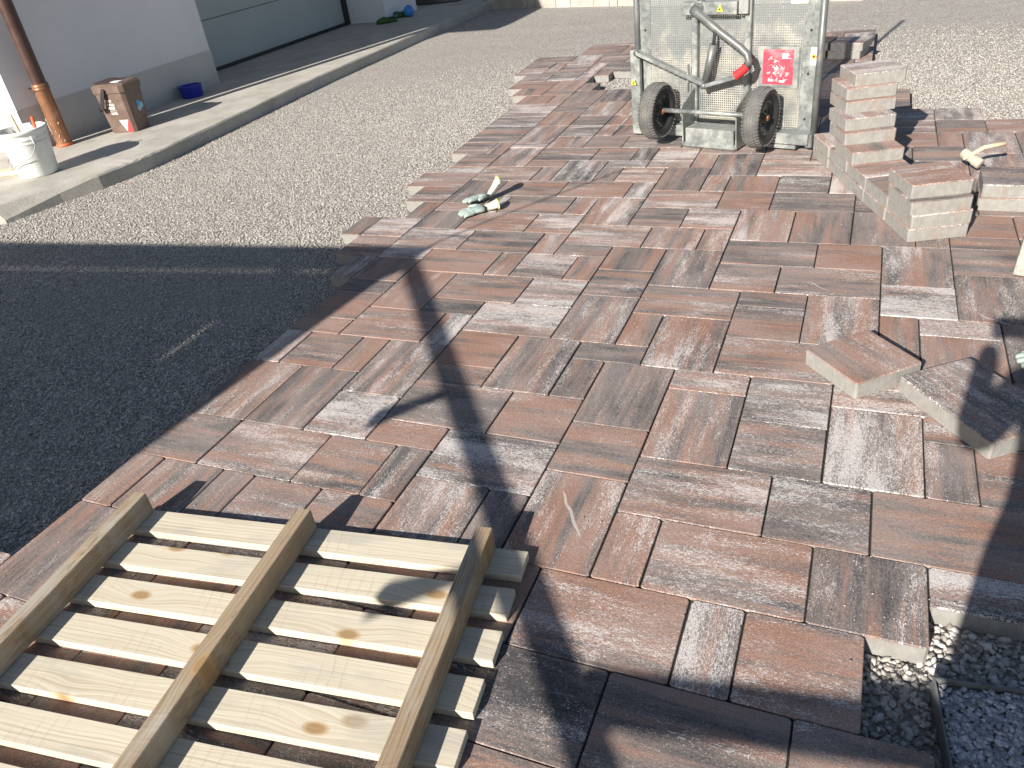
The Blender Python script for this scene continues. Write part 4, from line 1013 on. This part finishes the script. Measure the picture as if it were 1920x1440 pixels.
# base box and rails
tp(MB().box(L_(0.585, 0.115, 0.074), (0.305, 0.13, 0.088), ch=.004), 'base_box', 'galv')
tp(MB().box(L_(0.585, 0.150, 0.020), (0.335, 0.075, 0.034), ch=.012), 'base_lip', 'galv')
tp(MB().box(L_(0.985, 0.045, 0.070), (0.29, 0.09, 0.060), ch=.003), 'bottom_rail', 'galv')
tp(MB().box(L_(0.965, 0.060, 0.027), (0.20, 0.07, 0.022), ch=.003), 'bottom_runner', 'galv')
tp(MB().box(L_(0.275, 0.030, 0.060), (0.26, 0.06, 0.065), ch=.003), 'bottom_rail', 'galv')
for s_ in (0.415, 0.752):
    poly = [(0.0, 0.10), (0.0, 0.315), (0.03, 0.315), (0.185, 0.245), (0.215, 0.215), (0.185, 0.195), (0.175, 0.012), (0.09, 0.012), (0.0, 0.05)]
    b = MB(); n_ = len(poly)
    vs = [L_(s_ - .004, d, h) for d, h in poly] + [L_(s_ + .004, d, h) for d, h in poly]
    b.add(vs, [tuple(range(n_)), tuple(range(n_, 2 * n_))[::-1]] + [(i, (i + 1) % n_, n_ + (i + 1) % n_, n_ + i) for i in range(n_)]); tp(b, 'axle_bracket', 'galv')
tp(MB().tube([L_(0.255, .200, .218), L_(0.90, .200, .218)], .013, 12), 'axle', 'galv')
def wheel(sc):
    w = empty('wheel'); w.parent = tq; w.location = L_(sc, .205, .212)
    r, hw = 0.160, 0.046
    prof = [(0.088, -hw * .75), (0.105, -hw * .98), (0.130, -hw), (0.148, -hw * .86), (0.158, -hw * .45), (0.160, 0), (0.158, hw * .45), (0.148, hw * .86), (0.130, hw), (0.105, hw * .98), (0.088, hw * .75)]
    b = MB(); b.lathe(prof[2:9], n=48, axis='X'); b.build('tread_band', 'tyre_dusty', w)
    b = MB(); b.lathe(prof[:3], n=40, axis='X'); b.lathe(prof[8:], n=40, axis='X'); b.build('sidewall', 'tyre_rubber', w)
    b = MB()
    for k in range(46):
        for sg in (-1, 1):
            a = 2 * math.pi * (k + .25 * sg) / 46; rot = Matrix.Rotation(a, 3, 'X')
            b.box(rot @ Vector((sg * hw * .80, 0, .1475)), (hw * .44, .009, .013), rot @ Matrix.Rotation(sg * R_(38), 3, 'Y'))
    for k in range(46):
        for j in (-1, 0, 1):
            a = 2 * math.pi * (k + .5 * (j % 2)) / 46; rot = Matrix.Rotation(a, 3, 'X')
            b.box(rot @ Vector((j * hw * .36, 0, .1592)), (hw * .26, .013, .005), rot)
    b.build('tread_blocks', 'tyre_dusty', w)
    b = MB(); b.lathe([(0.090, hw * .78), (0.086, hw * .80), (0.080, hw * .55), (0.060, hw * .30), (0.030, hw * .28), (0.024, hw * .6), (0.016, hw * .62), (0, hw * .62)], n=36, axis='X'); b.lathe([(0.090, -hw * .78), (0.080, -hw * .55), (0.030, -hw * .28), (0, -hw * .3)], n=36, axis='X'); rm = b.build('rim', 'rim_black', w)
    b = MB(); b.lathe([(0, hw * .62), (.015, hw * .62), (.015, hw * 1.0), (.009, hw * 1.02), (0, hw * 1.02)], n=6, axis='X', smooth=False); b.build('hub_nut', 'rust', w)
wheel(0.262); wheel(0.905)
# decals
def quad(s0, s1, h0, h1, d): return [L_(s0, d, h0), L_(s1, d, h0), L_(s1, d, h1), L_(s0, d, h1)]
tp(MB().box(L_(0.905, 0.004, 0.43), (0.225, 0.004, 0.215)), 'decal_plate', 'galv')
dc = decal(quad(0.818, 0.990, 0.340, 0.522, 0.0075), 'red_decal', 'decal_red', tq)
sc_ = MB()
def seg(p0, p1, w=.0016):
    p0, p1 = Vector(p0), Vector(p1); t = (p1 - p0).normalized(); n_ = Vector((-t.y, t.x)) * w
    sc_.add([L_(*(p0 + n_).xy[:1], .0085, (p0 + n_).y), L_((p1 + n_).x, .0085, (p1 + n_).y), L_((p1 - n_).x, .0085, (p1 - n_).y), L_((p0 - n_).x, .0085, (p0 - n_).y)], [(0, 1, 2, 3)])
for z_, l_ in ((.500, .036), (.491, .040), (.484, .032), (.477, .052)): seg((.925, z_), (.925 + l_, z_), .0022 if z_ in (.500, .484) else .0012)
dr = random.Random(5)
for cx, cz in ((.862, .478), (.885, .462), (.872, .435), (.905, .43), (.93, .425), (.845, .405), (.885, .40), (.92, .395), (.955, .40), (.86, .37), (.90, .365), (.945, .365)):
    for k in range(4):
        a = dr.uniform(0, 6.28); r_ = dr.uniform(.008, .024); seg((cx + dr.uniform(-.01, .01), cz + dr.uniform(-.008, .008)), (cx + r_ * math.cos(a), cz + r_ * .8 * math.sin(a)), dr.uniform(.0005, .0011))
for cx, cz, w_, h_ in ((.852, .356, .03, .010), (.915, .352, .03, .010), (.885, .418, .02, .012)): sc_.add(quad(cx, cx + w_, cz, cz + h_, .0084), [(0, 1, 2, 3)])
sc_.build('decal_print', 'print_white', dc)
d2 = decal(quad(1.080, 1.114, 0.445, 0.535, 0.0055), 'white_sticker', 'print_white', tq)
b = MB(); b.add([L_(1.097 + .0135 * math.cos(a), .0062, .488 + .0135 * math.sin(a)) for a in [2 * math.pi * k / 20 for k in range(20)]], [tuple(range(20))]); b.build('round_emblem', 'sticker_orange', d2)
b = MB(); b.add([L_(1.097 + .006 * math.cos(a), .0068, .488 + .006 * math.sin(a)) for a in [2 * math.pi * k / 12 for k in range(12)]], [tuple(range(12))]); b.add(quad(1.090, 1.104, .510, .513, .0066), [(0, 1, 2, 3)]); b.build('emblem_mark', 'print_black', d2)
decal(quad(0.955, 1.045, 0.748, 0.80, 0.006), 'cream_sticker', 'sticker_cream', tq)
for (s_, h_, d_) in ((0.585, 0.742, 0.0725), (0.022, 0.335, 0.0705)):
    t3 = decal([L_(s_ - .019, d_, h_ - .015), L_(s_ + .019, d_, h_ - .015), L_(s_, d_, h_ + .02)], 'warning_triangle', 'sticker_yellow', tq)
    b = MB(); b.add([L_(s_ + .006 * math.cos(a), d_ + .0008, h_ - .004 + .006 * math.sin(a)) for a in [2 * math.pi * k / 10 for k in range(10)]], [tuple(range(10))]); b.build('warning_mark', 'print_black', t3)

# ------------------------------------------------------------------ unseen shadow caster added behind the camera to shade gravel and paving
def UP(p, h):        # caster point at height h whose shadow falls on ground point p
    return Vector((p[0] - SD.x * h, p[1] - SD.y * h, h))
cn = empty('shadow_caster', (0, 0, 0)); tag(cn, 'added unseen shadow caster, flat boards on posts with a leaning strut and rail', 'shadow caster')
HC = 1.85
k14 = 0.125 / 0.14
def caster_piece(poly, name='caster_board', z=0.0):
    pts = [UP(q, HC) for q in poly]
    b = MB(); b.prism([(q.x, q.y) for q in pts], HC + z, HC + z + 0.03); b.build(name, 'caster_sheet', cn)
caster_piece([(-1.36, 1.815), (-4.6, 1.46), (-4.6, 1.795), (-1.88, 2.01), (-1.27, 2.05)], 'caster_front_board')
caster_piece([(-1.34, 1.755), (-2.02, 1.682), (-2.02, -1.6), (-1.72, -1.6), (-1.49, 0.4)])
caster_piece([(-2.038, 1.68), (-4.6, 1.40), (-4.6, -1.6), (-2.038, -1.6)])
caster_piece([(-1.98, 1.66), (-2.08, 1.65), (-2.08, 1.13), (-1.98, 1.13)], 'caster_batten', 0.032)  # shaped so a short slit lets one streak of light through
caster_piece([(-1.98, 0.76), (-2.08, 0.76), (-2.08, -1.6), (-1.98, -1.6)], 'caster_batten', 0.032)
caster_piece([(-1.32, 1.70), (-1.30, 1.95), (-1.72, 1.95), (-1.78, 1.66)], 'caster_batten', 0.032)
for q in ((-1.55, 1.6), (-4.4, 1.5), (-1.85, -1.4), (-4.4, -1.4)):
    t_ = UP(q, HC); b = MB(); b.box((t_.x, t_.y, HC / 2 + ZG / 2), (0.1, 0.1, HC - ZG)); b.build('caster_post', 'caster_timber', cn)
s0 = UP((-1.33, 1.96), HC - .02); s1 = UP((0.56, -0.60), 0.9)
b = MB(); b.beam(s0, s1, 0.045, 0.045); b.build('strut', 'caster_timber', cn)  # unseen beam added to throw the long slanting shadow
r0 = UP((0.20, -0.075), 0.95); r1 = UP((1.05, 0.06), 0.95)
b = MB(); b.beam(r0, r1, 0.05, 0.055); b.build('rail', 'caster_timber', cn)  # unseen bar added to throw the cross shadow
for t_ in (r1, s1): b = MB(); b.box((t_.x, t_.y, t_.z / 2 + ZG / 2), (0.07, 0.07, t_.z - ZG)); b.build('caster_post', 'caster_timber', cn)
def strut_at(f): return s0.lerp(s1, f)
for f, (ax0, ay0) in ((0.40, (-0.774, 0.726)), (0.67, (-0.325, 0.060))):
    a0 = strut_at(f); e1 = UP((ax0, ay0), a0.z - 0.03); b = MB(); b.tube([a0, a0.lerp(e1, .5) + Vector((0, 0, .01)), e1], [.014, .020, .034], 8); b.build('caster_arm', 'caster_timber', cn)
b = MB(); b.tube([s0, UP((-1.287 * 0.98, 2.168), HC - .1), UP((-1.091, 2.495), HC - .2), UP((-0.6, 3.3), HC - .4)], .006, 6); b.build('cable', 'handle_black', cn)

# ------------------------------------------------------------------ the person holding the phone
PPX = 0.775
pp = empty('person', (PPX, -1.30, 0.0)); tag(pp, 'person in dark clothes holding a phone in both hands', 'person')
def skin_body(verts, edges, rad, name, mat, parent, sub=2, root=0):
    me = bpy.data.meshes.new(name); bm = bmesh.new()
    vv = [bm.verts.new(v) for v in verts]
    for a, b_ in edges: bm.edges.new((vv[a], vv[b_]))
    bm.verts.layers.skin.verify(); bm.to_mesh(me); bm.free()
    o = bpy.data.objects.new(name, me); C.objects.link(o)
    o.modifiers.new('skin', 'SKIN'); s_ = o.modifiers.new('sub', 'SUBSURF'); s_.levels = sub; s_.render_levels = sub
    for i, r in enumerate(rad):
        me.skin_vertices[0].data[i].radius = r if isinstance(r, tuple) else (r, r)
        me.skin_vertices[0].data[i].use_root = (i == root)
    ev = o.evaluated_get(bpy.context.evaluated_depsgraph_get()); m2 = bpy.data.meshes.new_from_object(ev); bpy.data.objects.remove(o)
    m2.materials.clear(); m2.materials.append(M[mat]); m2.polygons.foreach_set('use_smooth', [True] * len(m2.polygons))
    o = bpy.data.objects.new(name, m2); C.objects.link(o); o.parent = parent; return o
cx, cy, cz = CC[0] - PPX, CC[1] + 1.30, CC[2]
fw = Vector((CR[2][0], CR[2][1], CR[2][2])); rt = Vector((CR[0][0], CR[0][1], CR[0][2])); upv = -Vector((CR[1][0], CR[1][1], CR[1][2]))
lens = Vector((cx, cy, cz)); phc = lens - fw * 0.012 - rt * 0.05
hl = phc - rt * 0.085 - fw * 0.02; hr = phc + rt * 0.095 - fw * 0.02
vb = [(0, 0, .94), (0, 0, 1.08), (0, .01, 1.25), (0, .0, 1.42), (0, .02, 1.50), (0, .05, 1.60), (0, .055, 1.70),
      (-.10, 0, .88), (-.12, .02, .50), (-.12, -.02, .09), (-.13, .12, .035), (.10, 0, .88), (.12, .02, .50), (.12, -.02, .09), (.14, .12, .035),
      (-.19, 0, 1.40), (-.27, .03, 1.20), tuple(hl - (hl - Vector((-.27, .03, 1.20))).normalized() * .05), (.19, 0, 1.40), (.28, .06, 1.14), tuple(hr - (hr - Vector((.28, .06, 1.14))).normalized() * .05)]
eb = [(0, 1), (1, 2), (2, 3), (3, 4), (4, 5), (5, 6), (0, 7), (7, 8), (8, 9), (9, 10), (0, 11), (11, 12), (12, 13), (13, 14), (3, 15), (15, 16), (16, 17), (3, 18), (18, 19), (19, 20)]
rb = [(.18, .13), (.165, .12), (.18, .12), (.16, .11), .055, (.075, .095), (.07, .085), .11, .065, .045, (.045, .035), .11, .075, .05, (.045, .035), .06, .045, .030, .06, .045, .030]
skin_body(vb, eb, rb, 'body', 'shirt', pp)
b = MB(); b.lathe([(0.10 * math.sin(math.pi * k / 14), -0.10 * math.cos(math.pi * k / 14)) for k in range(6, 15)], n=20); b.build('hair', 'hair', pp, (0, .045, 1.70))
for hpos, sg in ((hl, -1), (hr, 1)):
    vs = [tuple(hpos - fw * .05), tuple(hpos - fw * .01)]; es = [(0, 1)]; rd = [.024, (.030, .018)]
    for k in range(4):
        b0 = len(vs); o_ = upv * (.030 - .020 * k)
        vs += [tuple(hpos + o_), tuple(hpos + o_ - rt * sg * .028 + fw * .004), tuple(hpos + o_ - rt * sg * (.05 - .005 * k) - fw * .002)]
        es += [(1, b0), (b0, b0 + 1), (b0 + 1, b0 + 2)]; rd += [.009, .0085, .0075]
    b0 = len(vs); vs += [tuple(hpos - fw * .035 - upv * .03), tuple(hpos - fw * .032 - rt * sg * .03 - upv * .02)]; es += [(0, b0), (b0, b0 + 1)]; rd += [.011, .009]
    skin_body(vs, es, rd, 'hand', 'skin', pp, 1)
ph = MB(); rot_ = Matrix((rt, upv, -fw)).transposed(); ph.box(phc + Vector((PPX, -1.30, 0)) - fw * .004, (0.155, 0.072, 0.008), rot_, .002)
tag(ph.build('phone', 'phone_case'), 'black phone held up sideways in both hands', 'phone')

# ------------------------------------------------------------------ render defaults
scene.render.engine = 'CYCLES'
